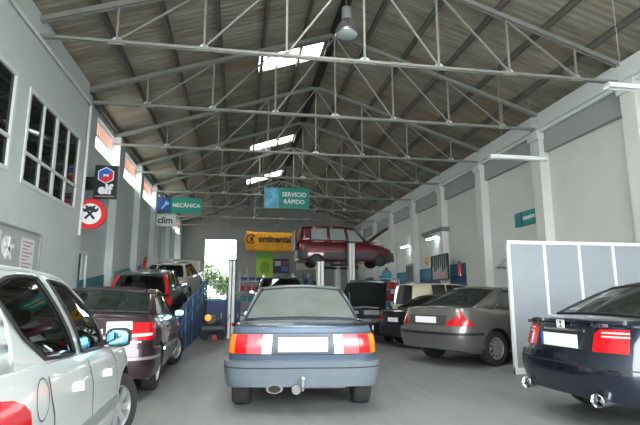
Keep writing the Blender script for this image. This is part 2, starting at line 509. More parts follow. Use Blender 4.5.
    def mirror(s, y, z, m=None, size=1.0, gm=None):
        for sg in (1, -1):
            x = s.W/2*.93
            mb = MB(); mb.ellipsoid((sg*(x+.1*size), y, z), (.1*size, .06*size, .075*size), e=.6)
            mb.bar((sg*(x-.03), y+.02, z-.04), (sg*(x+.05), y, z-.03), .05, .04)
            o = mb.obj('wing_mirror', m or s.paint, s.root, 50)
            g = MB(); g.ellipsoid((sg*(x+.1*size), y-.052*size, z), (.085*size, .012, .06*size), e=.5)
            g.obj('mirror_glass', gm or mat('mirror_glass', (.6, .75, .85), .03, 1), o, 50)
    def door_lines(s, ys, zlo, zt=None, handles=(), hz=None, w=.008, hm=None):
        for y in ys:
            pts = [(s.sy(y), zlo)]
            top = (zt or s.belt(y)-.012)
            for i in range(1, 7): pts.append((s.sy(y), zlo+(top-zlo)*i/6))
            s.ribbon('door_seam', pts, w)
        for y in handles:
            s.patch('door_handle', [(s.sy(y-.09), hz-.016, hz+.016), (s.sy(y+.09), hz-.016, hz+.016)], hm or DARK, off=.025, rows=2, both=True)

def lat(c, x, z=.75):
    """arc length at which the outline of car c reaches the lateral distance x"""
    lo, hi = 0, c.arc[12]*1.05
    for _ in range(40):
        m = (lo+hi)/2
        if c.P(m, z).x < x: lo = m
        else: hi = m
    return lo

# ================================================================== HALL
XL, XO, XR, YF, YB = -4.05, -3.8, 8.6, -3.0, 35.0
XC, PN, ZC, ZA = 2.43, 1.622, 6.05, 8.45
Y1, BAY = 8.74, 3.456
HEEL = 6.3
SL = (ZA-HEEL)/(4*PN)
def roofz_at(x): return ZA+.21-abs(x-XC)*SL

# floor
def floor_mat():
    m = bpy.data.materials.new('worn_concrete'); m.use_nodes = True; nt = m.node_tree; b = nt.nodes['Principled BSDF']
    tc = nt.nodes.new('ShaderNodeTexCoord')
    n1 = nt.nodes.new('ShaderNodeTexNoise'); n1.inputs['Scale'].default_value = .7; n1.inputs['Detail'].default_value = 8; n1.inputs['Roughness'].default_value = .6
    n2 = nt.nodes.new('ShaderNodeTexNoise'); n2.inputs['Scale'].default_value = 60; n2.inputs['Detail'].default_value = 3
    mp = nt.nodes.new('ShaderNodeMapping'); mp.inputs['Scale'].default_value = (3, .4, 1); mp.inputs['Rotation'].default_value = (0, 0, .5)
    n3 = nt.nodes.new('ShaderNodeTexNoise'); n3.inputs['Scale'].default_value = 2; n3.inputs['Detail'].default_value = 5
    nt.links.new(tc.outputs['Object'], n1.inputs[0]); nt.links.new(tc.outputs['Object'], n2.inputs[0])
    nt.links.new(tc.outputs['Object'], mp.inputs[0]); nt.links.new(mp.outputs[0], n3.inputs[0])
    r = nt.nodes.new('ShaderNodeValToRGB'); e = r.color_ramp.elements
    e[0].position = .32; e[0].color = (.135, .14, .139, 1); e[1].position = .68; e[1].color = (.25, .257, .254, 1)
    ad = nt.nodes.new('ShaderNodeMath'); ad.operation = 'ADD'
    m1 = nt.nodes.new('ShaderNodeMath'); m1.operation = 'MULTIPLY'; m1.inputs[1].default_value = .3
    m2 = nt.nodes.new('ShaderNodeMath'); m2.operation = 'MULTIPLY'; m2.inputs[1].default_value = .35
    nt.links.new(n3.outputs['Fac'], m2.inputs[0])
    nt.links.new(n2.outputs['Fac'], m1.inputs[0]); nt.links.new(m1.outputs[0], ad.inputs[0])
    a2 = nt.nodes.new('ShaderNodeMath'); a2.operation = 'MULTIPLY_ADD'; a2.inputs[1].default_value = .4
    nt.links.new(n1.outputs['Fac'], a2.inputs[0]); nt.links.new(m2.outputs[0], a2.inputs[2])
    nt.links.new(a2.outputs[0], ad.inputs[1]); nt.links.new(ad.outputs[0], r.inputs[0]); nt.links.new(r.outputs[0], b.inputs['Base Color'])
    b.inputs['Roughness'].default_value = .55
    bp = nt.nodes.new('ShaderNodeBump'); bp.inputs['Strength'].default_value = .15; bp.inputs['Distance'].default_value = .004
    nt.links.new(n2.outputs['Fac'], bp.inputs['Height']); nt.links.new(bp.outputs[0], b.inputs['Normal'])
    return m
mb = MB(); mb.box(XL-.3, XR+.3, YF-12, YB+.3, -.1, 0); struct(mb.obj('floor', floor_mat()))

WALLM = mat('painted_plaster_wall', srgb(196, 204, 202), .75, noise=.05, nscale=1.2)
WALLR = mat('painted_plaster_right', srgb(212, 214, 209), .75, noise=.05, nscale=1.0)
WALLB = mat('grey_back_wall', srgb(156, 157, 152), .8, noise=.06, nscale=1.0)
TRIMW = mat('white_trim', srgb(214, 218, 216), .6)

def wall_x(mb, xa, xb, y0, y1, z0, z1, holes):
    """wall slab between xa and xb with rectangular holes (ya, yb, za, zb)"""
    ys = sorted({y0, y1, *[h[0] for h in holes], *[h[1] for h in holes]}); zs = sorted({z0, z1, *[h[2] for h in holes], *[h[3] for h in holes]})
    for i in range(len(ys)-1):
        for j in range(len(zs)-1):
            cy, cz = (ys[i]+ys[i+1])/2, (zs[j]+zs[j+1])/2
            if any(h[0] < cy < h[1] and h[2] < cz < h[3] for h in holes): continue
            mb.box(xa, xb, ys[i], ys[i+1], zs[j], zs[j+1])
def obj_x(mb, *a, **k): return mb.obj(*a, **k)
YJ = 12.1
OW = [(5.3, 8.38, 3.34, 4.95), (8.96, 11.72, 3.27, 4.93)]
HWN = [(13.78+3.456*i, 16.02+3.456*i, 5.37, 6.28) for i in range(6)]
DOORL = (12.95, 13.72, .0, 2.4)
mb = MB()
wall_x(mb, XO-.25, XO, YF, YJ, 0, 6.5, OW); mb.box(XL-.3, XO-.25, YJ-.1, YJ, 0, 6.5)
wall_x(mb, XL-.25, XL, YJ, YB, 0, 6.5, HWN+[DOORL])
mb.box(XO-1.0, XO-.9, YF, YJ, 2.9, 5.6)
struct(mb.obj('wall_left', WALLM))
# eaves band of rough plaster between the wall head and the sheets on the left
mb = MB(); mb.box(XL-.25, XO-.12, YF, YJ, 6.0, 6.42); struct(mb.obj('trim_1', mat('rough_plaster', srgb(190, 192, 188), .9, noise=.25, nscale=6)))

# right wall with pilasters, head beam and recessed bays
mb = MB(); mb.box(XR, XR+.3, YF, YB, 0, 6.75); struct(mb.obj('wall_right', WALLR))
k = 2
for i in range(-3, 8):
    y = Y1+BAY*i+.12
    mb = MB(); mb.box(XR-.28, XR, y-.2, y+.2, 0, 6.3); mb.box(XR-.34, XR, y-.24, y+.24, 5.72, 5.92)
    struct(mb.obj('trim_%d' % k, WALLR)); k += 1
mb = MB(); mb.box(XR-.24, XR, YF, YB, 5.92, 6.5); mb.box(XR-.32, XR, YF, YB, 6.02, 6.2); struct(mb.obj('trim_%d' % k, TRIMW)); k += 1
mb = MB(); mb.box(XR-.12, XR, YF, YB, 5.35, 5.92); struct(mb.obj('trim_%d' % k, mat('head_recess_shade', srgb(160, 163, 160), .8))); k += 1  # shadow of the recess below the beam, put into a darker band colour
# pilasters of the far left wall
for i in range(2, 8):
    y = Y1+BAY*(i-1)+.12
    mb = MB(); mb.box(XL, XL+.22, y-.17, y+.17, 0, 6.3); struct(mb.obj('trim_%d' % k, WALLM)); k += 1

# back wall with the tall opening
OPX0, OPX1, OPZ = -2.45, -.30, 5.35
mb = MB()
def wall_y(mb, ya, yb, x0, x1, z0, z1, holes):
    xs = sorted({x0, x1, *[h[0] for h in holes], *[h[1] for h in holes]}); zs = sorted({z0, z1, *[h[2] for h in holes], *[h[3] for h in holes]})
    for i in range(len(xs)-1):
        for j in range(len(zs)-1):
            cx, cz = (xs[i]+xs[i+1])/2, (zs[j]+zs[j+1])/2
            if any(h[0] < cx < h[1] and h[2] < cz < h[3] for h in holes): continue
            mb.box(xs[i], xs[i+1], ya, yb, zs[j], zs[j+1])
wall_y(mb, YB, YB+.3, XL-.25, XR+.3, 0, 6.3, [(OPX0, OPX1, 0, OPZ)])
mb.prism([(XL-.25, 6.3), (XR+.3, 6.3), (XR+.3, roofz_at(XR+.3)), (XC, roofz_at(XC)), (XL-.25, roofz_at(XL-.25))], 'y', YB, YB+.3)
struct(mb.obj('wall_back', WALLB))
# front wall: only the gable over the wide vehicle entrance the photographer stands in
mb = MB()
wall_y(mb, YF-.3, YF, XL-.25, XR+.3, 0, 6.3, [(-3.3, 8.0, 0, 5.3)])
mb.prism([(XL-.25, 6.3), (XR+.3, 6.3), (XR+.3, roofz_at(XR+.3)), (XC, roofz_at(XC)), (XL-.25, roofz_at(XL-.25))], 'y', YF-.3, YF)
struct(mb.obj('wall_front', WALLM))

# ------------------------------------------------------------------ roof
def roof_mat():
    m = bpy.data.materials.new('fibre_cement_sheet'); m.use_nodes = True; nt = m.node_tree; b = nt.nodes['Principled BSDF']
    tc = nt.nodes.new('ShaderNodeTexCoord'); sp = nt.nodes.new('ShaderNodeSeparateXYZ'); nt.links.new(tc.outputs['Object'], sp.inputs[0])
    n = nt.nodes.new('ShaderNodeTexNoise'); n.inputs['Scale'].default_value = 1.1; n.inputs['Detail'].default_value = 9; n.inputs['Roughness'].default_value = .68
    mp = nt.nodes.new('ShaderNodeMapping'); mp.inputs['Scale'].default_value = (.6, 2.4, 1); nt.links.new(tc.outputs['Object'], mp.inputs[0]); nt.links.new(mp.outputs[0], n.inputs[0])
    r = nt.nodes.new('ShaderNodeValToRGB'); e = r.color_ramp.elements
    e[0].position = .3; e[0].color = (*srgb(122, 117, 105), 1); e[1].position = .7; e[1].color = (*srgb(178, 171, 154), 1)
    nt.links.new(n.outputs['Fac'], r.inputs[0])
    # rust stains
    n2 = nt.nodes.new('ShaderNodeTexNoise'); n2.inputs['Scale'].default_value = .5; n2.inputs['Detail'].default_value = 6; nt.links.new(tc.outputs['Object'], n2.inputs[0])
    r2 = nt.nodes.new('ShaderNodeValToRGB'); r2.color_ramp.elements[0].position = .52; r2.color_ramp.elements[1].position = .72
    nt.links.new(n2.outputs['Fac'], r2.inputs[0])
    mx = nt.nodes.new('ShaderNodeMixRGB'); mx.inputs[2].default_value = (*srgb(160, 122, 98), 1)
    mm = nt.nodes.new('ShaderNodeMath'); mm.operation = 'MULTIPLY'; mm.inputs[1].default_value = .55
    nt.links.new(r2.outputs[0], mm.inputs[0]); nt.links.new(mm.outputs[0], mx.inputs[0]); nt.links.new(r.outputs[0], mx.inputs[1])
    # dark joints between the sheets, every 1.1 m along the hall
    md = nt.nodes.new('ShaderNodeMath'); md.operation = 'PINGPONG'; md.inputs[1].default_value = .55; nt.links.new(sp.outputs['Y'], md.inputs[0])
    lt = nt.nodes.new('ShaderNodeMath'); lt.operation = 'LESS_THAN'; lt.inputs[1].default_value = .018; nt.links.new(md.outputs[0], lt.inputs[0])
    m2 = nt.nodes.new('ShaderNodeMath'); m2.operation = 'MULTIPLY'; m2.inputs[1].default_value = .45; nt.links.new(lt.outputs[0], m2.inputs[0])
    mj = nt.nodes.new('ShaderNodeMixRGB'); mj.inputs[2].default_value = (.05, .045, .04, 1)
    nt.links.new(m2.outputs[0], mj.inputs[0]); nt.links.new(mx.outputs[0], mj.inputs[1])
    nt.links.new(mj.outputs[0], b.inputs['Base Color']); b.inputs['Roughness'].default_value = .9
    w = nt.nodes.new('ShaderNodeMath'); w.operation = 'SINE'; ws = nt.nodes.new('ShaderNodeMath'); ws.operation = 'MULTIPLY'; ws.inputs[1].default_value = 2*PI/.18
    nt.links.new(sp.outputs['Y'], ws.inputs[0]); nt.links.new(ws.outputs[0], w.inputs[0])
    bp = nt.nodes.new('ShaderNodeBump'); bp.inputs['Strength'].default_value = .3; bp.inputs['Distance'].default_value = .015
    nt.links.new(w.outputs[0], bp.inputs['Height']); nt.links.new(bp.outputs[0], b.inputs['Normal'])
    return m
SKY = [(.36, 2.26, 12.78, 13.8), (.32, 2.3, 21.0, 22.0), (.25, 2.3, 27.3, 28.6), (.3, 2.3, 5.6, 8.2), (.3, 2.3, 0.5, 3.5), (-3.0, -1.2, 1.0, 5.5)]  # last three lie out of view, added to brighten foreground floor and cars
mb = MB()
def roofslab(x0, x1, y0, y1):
    za, zb = roofz_at(x0), roofz_at(x1); t = .05
    vs = [(x0,y0,za),(x1,y0,zb),(x1,y1,zb),(x0,y1,za),(x0,y0,za+t),(x1,y0,zb+t),(x1,y1,zb+t),(x0,y1,za+t)]
    mb.add(vs, [(0,3,2,1),(4,5,6,7),(0,1,5,4),(1,2,6,5),(2,3,7,6),(3,0,4,7)])
roofslab(XC, XR+.5, YF-.3, YB+.3)
xs = sorted({XL-.5, XC, *[s[0] for s in SKY], *[s[1] for s in SKY]}); ys = sorted({YF-.3, YB+.3, *[s[2] for s in SKY], *[s[3] for s in SKY]})
for i in range(len(xs)-1):
    for j in range(len(ys)-1):
        cx, cy = (xs[i]+xs[i+1])/2, (ys[j]+ys[j+1])/2
        if any(s[0] < cx < s[1] and s[2] < cy < s[3] for s in SKY): continue
        roofslab(xs[i], xs[i+1], ys[j], ys[j+1])
struct(mb.obj('ceiling', roof_mat(), weld=False))
# translucent skylight sheets, including the unseen ones added for brightness
TRL = bpy.data.materials.new('translucent_sheet'); TRL.use_nodes = True
nt = TRL.node_tree
for n in list(nt.nodes):
    if n.type != 'OUTPUT_MATERIAL': nt.nodes.remove(n)
t1 = nt.nodes.new('ShaderNodeBsdfTranslucent'); t1.inputs[0].default_value = (.9, .88, .82, 1)
t2 = nt.nodes.new('ShaderNodeBsdfTransparent'); t2.inputs[0].default_value = (.9, .9, .86, 1)
mx = nt.nodes.new('ShaderNodeMixShader'); mx.inputs[0].default_value = .6
nt.links.new(t1.outputs[0], mx.inputs[1]); nt.links.new(t2.outputs[0], mx.inputs[2])
nt.links.new(mx.outputs[0], [n for n in nt.nodes if n.type == 'OUTPUT_MATERIAL'][0].inputs[0])
for n_, (x0, x1, y0, y1) in enumerate(SKY):
    fr = MB(); 
    for xx in (x0, x1, (x0+x1)/2+.25): fr.bar((xx, y0, roofz_at(xx)), (xx, y1, roofz_at(xx)), .05, .08)
    for yy in (y0, y1): fr.bar((x0, yy, roofz_at(x0)), (x1, yy, roofz_at(x1)), .05, .08)
    f = fr.obj('window_%d' % (n_+1), STEEL); struct(f)
    g = MB(); g.add([(x0, y0, roofz_at(x0)+.03), (x1, y0, roofz_at(x1)+.03), (x1, y1, roofz_at(x1)+.03), (x0, y1, roofz_at(x0)+.03)], [(0, 1, 2, 3)])
    g.obj('translucent_pane', TRL, f)

# purlins
PURL = mat('purlin_dark', srgb(98, 94, 88), .7, noise=.15)
ordn = ['first', 'second', 'third', 'fourth', 'fifth', 'sixth', 'seventh', 'eighth', 'ninth', 'tenth', 'eleventh']
for side in (-1, 1):
    for i in range(6):
        x = XC+side*(PN*4-.12-i*1.1)
        z = roofz_at(x)
        mb = MB(); mb.box(-.03, .03, YF, YB, -.15, -.01)
        mb.box(-.05, .05, YF, YB, -.03, -.008)
        o = mb.obj('roof_purlin', PURL); o.location = (x, 0, z)
        tag(o, 'dark roof purlin on the %s slope, %s up from the %s wall' % ('left' if side < 0 else 'right', ordn[i], 'left' if side < 0 else 'right'), 'roof beam', 'purlins under the roof sheets')
mb = MB(); mb.box(-.1, .1, YF, YB, -.22, -.02)
o = mb.obj('ridge_beam', mat('ridge_black', srgb(40, 40, 40), .7)); o.location = (XC, 0, roofz_at(XC)); tag(o, 'black ridge beam running along the top of the roof', 'roof beam')

# trusses
def make_truss(y):
    t = empty('roof_truss', (XC, y, ZC))
    h = ZA-ZC; he = HEEL-ZC; HS = 4*PN
    topz = lambda x: h-(abs(x))*(h-he)/HS
    def part(n, a, b, w=.06, d=.06):
        m = MB(); m.bar(a, b, w, d); return m.obj(n, STEEL, t)
    for sg in (-1, 1):
        m = MB()
        for dy in (-.045, .045): m.bar((0, dy, h), (sg*HS, dy, he), .03, .10)
        m.obj('top_chord', STEEL, t)
    m = MB()
    for dy in (-.04, .04): m.bar((-HS, dy, 0), (HS, dy, 0), .025, .055)
    m.obj('bottom_chord', STEEL, t)
    for k_ in range(-3, 4):
        x = k_*PN
        m = MB(); m.bar((x, 0, 0), (x, 0, topz(x)-.02), .04, .04, up=(0, 1, 0)); m.obj('vertical_strut', STEEL, t)
        m = MB(); g = .16 if k_ else .24
        m.prism([(x-g, -.03), (x+g, -.03), (x+.05, .1), (x-.05, .1)], 'y', -.012, .012); m.obj('gusset_plate', TRIMW, t)
    for sg in (-1, 1):
        for k_ in range(1, 4):
            part('diagonal_strut', (sg*k_*PN, 0, .03), (sg*(k_-1)*PN, 0, topz((k_-1)*PN)-.06), .038, .038)
    return t
tr0 = make_truss(Y1+.32)
trs = [tr0]
for i in list(range(1, 8)): 
    c = copy_tree(tr0); c.location.y = Y1+BAY*i; trs.append(c)
tl = ['nearest grey lattice roof truss, top chord running out of view', 'second roof truss from the front, at the jog in the left wall']+['%s roof truss counted from the front of the hall' % ordn[i] for i in range(2, 8)]
for t, l in zip(trs, tl): tag(t, l, 'roof truss', 'lattice trusses carrying the roof')
c = copy_tree(tr0); c.location.y = Y1-2*BAY; tag(c, 'roof truss above the entrance, overhead and out of view', 'roof truss', 'lattice trusses carrying the roof')

# gutter pipe along the office wall
mb = MB(); mb.tube([(XO+.05, YF+.2, 5.98), (XO+.05, YJ+.05, 5.98), (XO+.05, YJ+.05, 5.9), (XO+.03, YJ+.05, 2.7)], .035, 8)
tag(mb.obj('conduit_pipe', WHITE, smooth=40), 'white pipe along the head of the left wall turning down at its jog', 'pipe')

# ------------------------------------------------------------------ windows, left
DARKGL = mat('dark_window_glass', (.012, .016, .016), .03, spec=.12)
wn = 7
for (y0, y1, z0, z1) in OW:
    mb = MB(); xf0, xf1 = XO-.08, XO+.02
    w = .05
    mb.box(xf0, xf1, y0-w, y0+.02, z0-w, z1+w); mb.box(xf0, xf1, y1-.02, y1+w, z0-w, z1+w)
    mb.box(xf0, xf1, y0+.02, y1-.02, z0-w, z0+.02); mb.box(xf0, xf1, y0+.02, y1-.02, z1-.02, z1+w)
    n = 4; zt = z0+.52
    for j in range(1, n):
        yy = y0+(y1-y0)*j/n; ww = .05 if j == 2 else .022
        mb.box(xf0, xf1-.01, yy-ww, yy+ww, z0+.02, z1-.02)
    mb.box(xf0+.01, xf1-.012, y0+.02, y1-.02, zt-.03, zt+.03)
    f = mb.obj('window_%d' % wn, TRIMW); struct(f); wn += 1
    g = MB(); g.box(XO-.035, XO-.025, y0, y1, z0, z1); g.obj('dark_pane', DARKGL, f)
BLIND = bpy.data.materials.new('pink_blind'); BLIND.use_nodes = True; nt = BLIND.node_tree
for n in list(nt.nodes):
    if n.type != 'OUTPUT_MATERIAL': nt.nodes.remove(n)
d1 = nt.nodes.new('ShaderNodeBsdfDiffuse'); d1.inputs[0].default_value = (.6, .4, .34, 1)
t1 = nt.nodes.new('ShaderNodeBsdfTranslucent'); t1.inputs[0].default_value = (.16, .09, .075, 1)
mx = nt.nodes.new('ShaderNodeAddShader'); nt.links.new(d1.outputs[0], mx.inputs[0]); nt.links.new(t1.outputs[0], mx.inputs[1])
nt.links.new(mx.outputs[0], [n for n in nt.nodes if n.type == 'OUTPUT_MATERIAL'][0].inputs[0])
for (y0, y1, z0, z1) in HWN:
    mb = MB(); xf0, xf1 = XL-.2, XL-.1; w = .04
    mb.box(xf0, xf1, y0, y0+w, z0, z1); mb.box(xf0, xf1, y1-w, y1, z0, z1); mb.box(xf0, xf1, y0, y1, z0, z0+w); mb.box(xf0, xf1, y0, y1, z1-w, z1)
    zm = z0+.46
    mb.box(xf0, xf1, y0, y1, zm-.03, zm+.03)
    f = mb.obj('window_%d' % wn, TRIMW); struct(f); wn += 1
    mb = MB()
    for j in range(12):
        yy = y0+.08+(y1-y0-.16)*j/11; mb.box(XL-.14, XL-.13, yy-.078, yy+.078, zm, z1-.03)
    mb.obj('upper_blind', BLIND, f)
    g = MB(); g.add([(XL-.16, y0, z0), (XL-.16, y1, z0), (XL-.16, y1, z1), (XL-.16, y0, z1)], [(0, 1, 2, 3)]); g.obj('translucent_pane', TRL, f)

# left door
y0, y1, z0, z1 = DOORL
mb = MB()
mb.box(XL-.1, XL+.05, y0-.05, y0+.03, z0, z1+.05); mb.box(XL-.1, XL+.05, y1-.03, y1+.05, z0, z1+.05); mb.box(XL-.1, XL+.05, y0, y1, z1-.03, z1+.05)
f = mb.obj('door_1', TRIMW); struct(f)
mb = MB(); mb.box(XL-.06, XL-.03, y0+.03, y0+.5, z0, z1-.03); mb.obj('glazed_leaf', mat('door_glass_dark', (.015, .03, .03), .5, spec=.1), f)
mb = MB(); mb.box(XL-.05, XL+.01, y0+.5, y1-.03, z0, z1-.03); mb.obj('door_leaf', TRIMW, f)

# ------------------------------------------------------------------ notice board on the office wall
t = empty('notice_board', (XO, 8.2, 2.1), 0, 'wide framed notice board with printed sheets on the left wall', 'notice board')
mb = MB(); mb.box(.005, .03, -1.9, 1.75, -.55, .33); mb.obj('board', mat('board_grey', srgb(170, 176, 175), .5), t)
mb = MB()
for a, b in (((-1.9, -.55), (1.75, -.55)), ((1.75, -.55), (1.75, .33)), ((1.75, .33), (-1.9, .33)), ((-1.9, .33), (-1.9, -.55))):
    mb.bar((.03, a[0], a[1]), (.03, b[0], b[1]), .04, .04)
mb.obj('frame', mat('alu_frame', srgb(150, 155, 155), .4, .3), t)
for (ya, yb, za, zb, n) in ((-1.6, -.75, -.42, .22, 5), (-.55, .2, -.42, .22, 9), (.95, 1.5, -.4, .2, 8)):
    mb = MB(); mb.box(.031, .034, ya, yb, za, zb)
    o = mb.obj('printed_sheet', mat('paper_white', srgb(225, 222, 215), .6), t)
    mb = MB()
    for j in range(n): zz = zb-.08-j*(zb-za-.1)/n; mb.box(.0345, .036, ya+.06, yb-.06-.1*(j % 3), zz, zz+.02)
    mb.obj('print_lines', mat('print_grey', srgb(150, 140, 140), .7), o)
mb = MB(); mb.add([(.036, .4+.18*math.cos(a), -.02+.18*math.sin(a)) for a in [i*2*PI/10 for i in range(10)] for _ in (0,)], [tuple(range(10))])
for a in range(5):
    an = a*2*PI/5+.3; mb.bar((.038, .5, -.05), (.038, .5+.17*math.cos(an), -.05+.2*math.sin(an)), .012, .06)
mb.obj('white_emblem', mat('paper_bright', (.85, .85, .83), .5), t)

# ================================================================== LIGHT
wd = bpy.data.worlds.new('sky'); S.world = wd; wd.use_nodes = True
bg = wd.node_tree.nodes['Background']; bg.inputs[0].default_value = (.93, .98, 1.0, 1); bg.inputs[1].default_value = 13.0
S.cycles.max_bounces = 12; S.cycles.diffuse_bounces = 6; S.cycles.transparent_max_bounces = 16
S.cycles.use_denoising = True; S.cycles.sample_clamp_indirect = 8
# sky portals in the openings only guide the sampling of the sky
def portal(loc, rot, sx, sy):
    l = bpy.data.lights.new('portal', 'AREA'); l.shape = 'RECTANGLE'; l.size = sx; l.size_y = sy; l.cycles.is_portal = True
    o = bpy.data.objects.new('sky_portal', l); COL.objects.link(o); o.location = loc; o.rotation_euler = rot
portal((2.35, YF-.35, 2.65), (-PI/2, 0, PI), 11.3, 5.3)
portal((-1.37, YB+.35, 2.7), (-PI/2, 0, 0), 2.2, 5.4)
for (x0, x1, ya, yb) in SKY: portal(((x0+x1)/2, (ya+yb)/2, roofz_at((x0+x1)/2)+.15), (0, -math.atan(SL), 0), (x1-x0)*1.08, yb-ya)
for (ya, yb, za, zb) in HWN: portal((XL-.3, (ya+yb)/2, (za+zb)/2), (0, -PI/2, 0), zb-za, yb-ya)

# fluorescent fittings
LIT = bpy.data.materials.new('lit_tube'); LIT.use_nodes = True
b_ = LIT.node_tree.nodes['Principled BSDF']; b_.inputs['Emission Color'].default_value = (.8, 1, .97, 1); b_.inputs['Emission Strength'].default_value = 14
TUBE = mat('unlit_tube', (.8, .82, .8), .3)
def fluorescent(loc, rz, lit, label, wires, ln=1.3):
    t = empty('fluorescent_lamp', loc, rz, label, 'ceiling light', None)
    mb = MB(); mb.box(-ln/2, ln/2, -.05, .05, 0, .06); mb.obj('housing', WHITE, t, bevel=.01)
    for sy in (-.055, .055):
        mb = MB(); mb.tube([(-ln/2+.04, sy, -.02), (ln/2-.04, sy, -.02)], .018, 10); mb.obj('tube', LIT if lit else TUBE, t, 40)
    for sx in (-ln/2, ln/2-.03): mb = MB(); mb.box(sx, sx+.03, -.085, .085, -.045, .03); mb.obj('end_cap', WHITE, t)
    for (x, top) in wires: mb = MB(); mb.tube([(x, 0, .06), (x, 0, top)], .005, 5); mb.obj('hanging_wire', GALV, t)
    return t
fluorescent((6.95, 7.04, 4.9), 0, False, 'unlit twin tube lamp hanging nearest, cut by the right picture edge', [(-.4, 2.2), (.4, 1.95)], 1.42)
fluorescent((6.6, 10.45, 4.6), 0, False, 'unlit twin tube lamp hanging above the grey partition', [(-.4, 2.6), (.4, 2.35)], 1.5)
fluorescent((XR-.32, 19.95, 3.84), PI/2, True, 'lit tube lamp on the right wall, nearer of the two lit ones', [], 1.3)
fluorescent((XR-.32, 23.5, 3.84), PI/2, True, 'lit tube lamp on the right wall, farther of the two lit ones', [], 1.3)
mb = MB(); mb.box(XR-.35, XR, 18.9, 21.2, 4.02, 4.18); tag(mb.obj('wall_canopy', mat('canopy_grey', srgb(120, 122, 118), .7)), 'grey boxed canopy on right wall just above the nearer lit tube', 'canopy')

# pendant bell lamp
t = empty('pendant_lamp', (XC-.07, 10.4, 7.42), 0, 'bell shaped metal pendant lamp hanging under the ridge', 'ceiling light'); t.scale = (1.15, 1.15, 1.15)
mb = MB(); mb.lathe([(.235, -.0), (.245, .02), (.235, .1), (.19, .2), (.13, .28), (.1, .32), (.1, .34)], n=28); mb.obj('lamp_shade', mat('bell_alu', (.5, .52, .52), .25, .8), t, 40)
mb = MB(); mb.lathe([(.1, .34), (.105, .36), (.105, .6), (.07, .63), (.02, .66)], n=20); mb.obj('gear_box', mat('lamp_grey', srgb(150, 152, 150), .5), t, 40)
mb = MB(); mb.lathe([(.225, .005), (.2, -.03), (.12, -.055), (.001, -.06)], n=24); mb.obj('glass_cover', mat('frosted_glass', (.55, .62, .6), .15, coat=1), t, 40)
mb = MB(); mb.tube([(0, 0, .65), (0, 0, .86)], .012, 6); mb.obj('rod', GALV, t)

# ================================================================== OUTSIDE behind the rear opening
mb = MB(); mb.box(-30, 30, YB+.3, YB+45, -.12, -.02); struct(mb.obj('ground', mat('yard_asphalt', (.07, .07, .068), .9, noise=.2)))
mb = MB(); mb.box(-40, 50, YF-45, YF-12, -.12, -.02); o = mb.obj('forecourt', mat('forecourt_concrete', (.42, .42, .4), .9, noise=.1)); struct(o)
def leafball(mb, c, r, n, s=.22):
    for _ in range(n):
        while True:
            p = Vector((random.uniform(-1, 1), random.uniform(-1, 1), random.uniform(-1, 1)))
            if .3 < p.length < 1: break
        q = Vector((c[0]+p.x*r[0], c[1]+p.y*r[1], c[2]+p.z*r[2]))
        a = Vector((random.uniform(-1, 1), random.uniform(-1, 1), random.uniform(-1, 1))).normalized()*s
        b = a.cross(Vector((random.random(), random.random(), random.random()))).normalized()*s*.5
        mb.add([q-a, q+b, q+a, q-b], [(0, 1, 2, 3)])
LEAF = mat('leaf_green', (.05, .1, .025), .7, noise=.4, nscale=2)
BARK = mat('bark', (.12, .09, .06), .9)
for i, (x, y, h, r, lb) in enumerate([(-3.3, 45, 4.6, 1.7, 'green tree outside, left in the bright rear opening'), (-1.2, 48, 3.6, 1.5, 'bushy green tree outside in the middle of the rear opening'), (.6, 44, 4.2, 1.5, 'green tree outside, behind the right edge of the rear opening')]):
    t = empty('tree', (x, y, 0), 0, lb, 'tree', 'trees outside the rear opening')
    mb = MB(); mb.tube([(0, 0, -.02), (.05, 0, h*.4), (-.05, .05, h*.75)], lambda f: .14-.08*f, 8); mb.obj('trunk', BARK, t, 50)
    mb = MB()
    for k_ in range(5): leafball(mb, (random.uniform(-.8, .8)*r*.6, random.uniform(-.6, .6)*r*.5, h*.7+random.uniform(-.5, .6)), (r*.7, r*.7, r*.55), 150)
    mb.obj('foliage', LEAF, t)
# lattice gate standing open in the rear opening
t = empty('lattice_gate', (OPX0, YB+.55, 0), 0, 'thin barred metal gate across the bright rear opening', 'gate')
for z in (.1, 1.3, 2.5, 3.7, 4.9): mb = MB(); mb.box(0, OPX1-OPX0, -.015, .015, z, z+.035); mb.obj('crossbar', GALV, t)
for j in range(6): x = j*(OPX1-OPX0)/5; mb = MB(); mb.box(x-.012, x+.012, -.012, .012, 0, 4.95); mb.obj('upright_bar', GALV, t)

# ================================================================== SIGNS
TEAL = mat('sign_teal', srgb(0, 142, 122), .4); NAVY = mat('sign_navy', srgb(20, 60, 120), .4)
SWIRL = mat('sign_swirl', srgb(90, 170, 200), .4, noise=.6, nscale=3)
SGW = mat('sign_white', (.85, .88, .86), .4)
def wrench(mb, c, s, y, ang, mi=0):
    """open ended spanner outline in the x-z plane"""
    def R(x, z): return (c[0]+s*(x*math.cos(ang)-z*math.sin(ang)), c[1]+s*(x*math.sin(ang)+z*math.cos(ang)))
    jaw = [(.1+.3, .0)]
    pts = []
    for a in range(50, 311, 20): pts.append((.28*math.cos(math.radians(a+0)), .28*math.sin(math.radians(a))+.55))
    outer = [(.3*math.sin(math.radians(a)), .6-.3*math.cos(math.radians(a))) for a in range(20, 150, 13)]
    outer_l = [(-x, z) for x, z in outer][::-1]
    inner = [(.1, .86), (.1, .62), (-.1, .62), (-.1, .86)]
    poly = [(.1, -.6), (.1, .32)]+outer+inner+outer_l+[(-.1, .32), (-.1, -.6)]
    mb.prism([R(*p) for p in poly], 'y', y-.004, y+.004, mi)
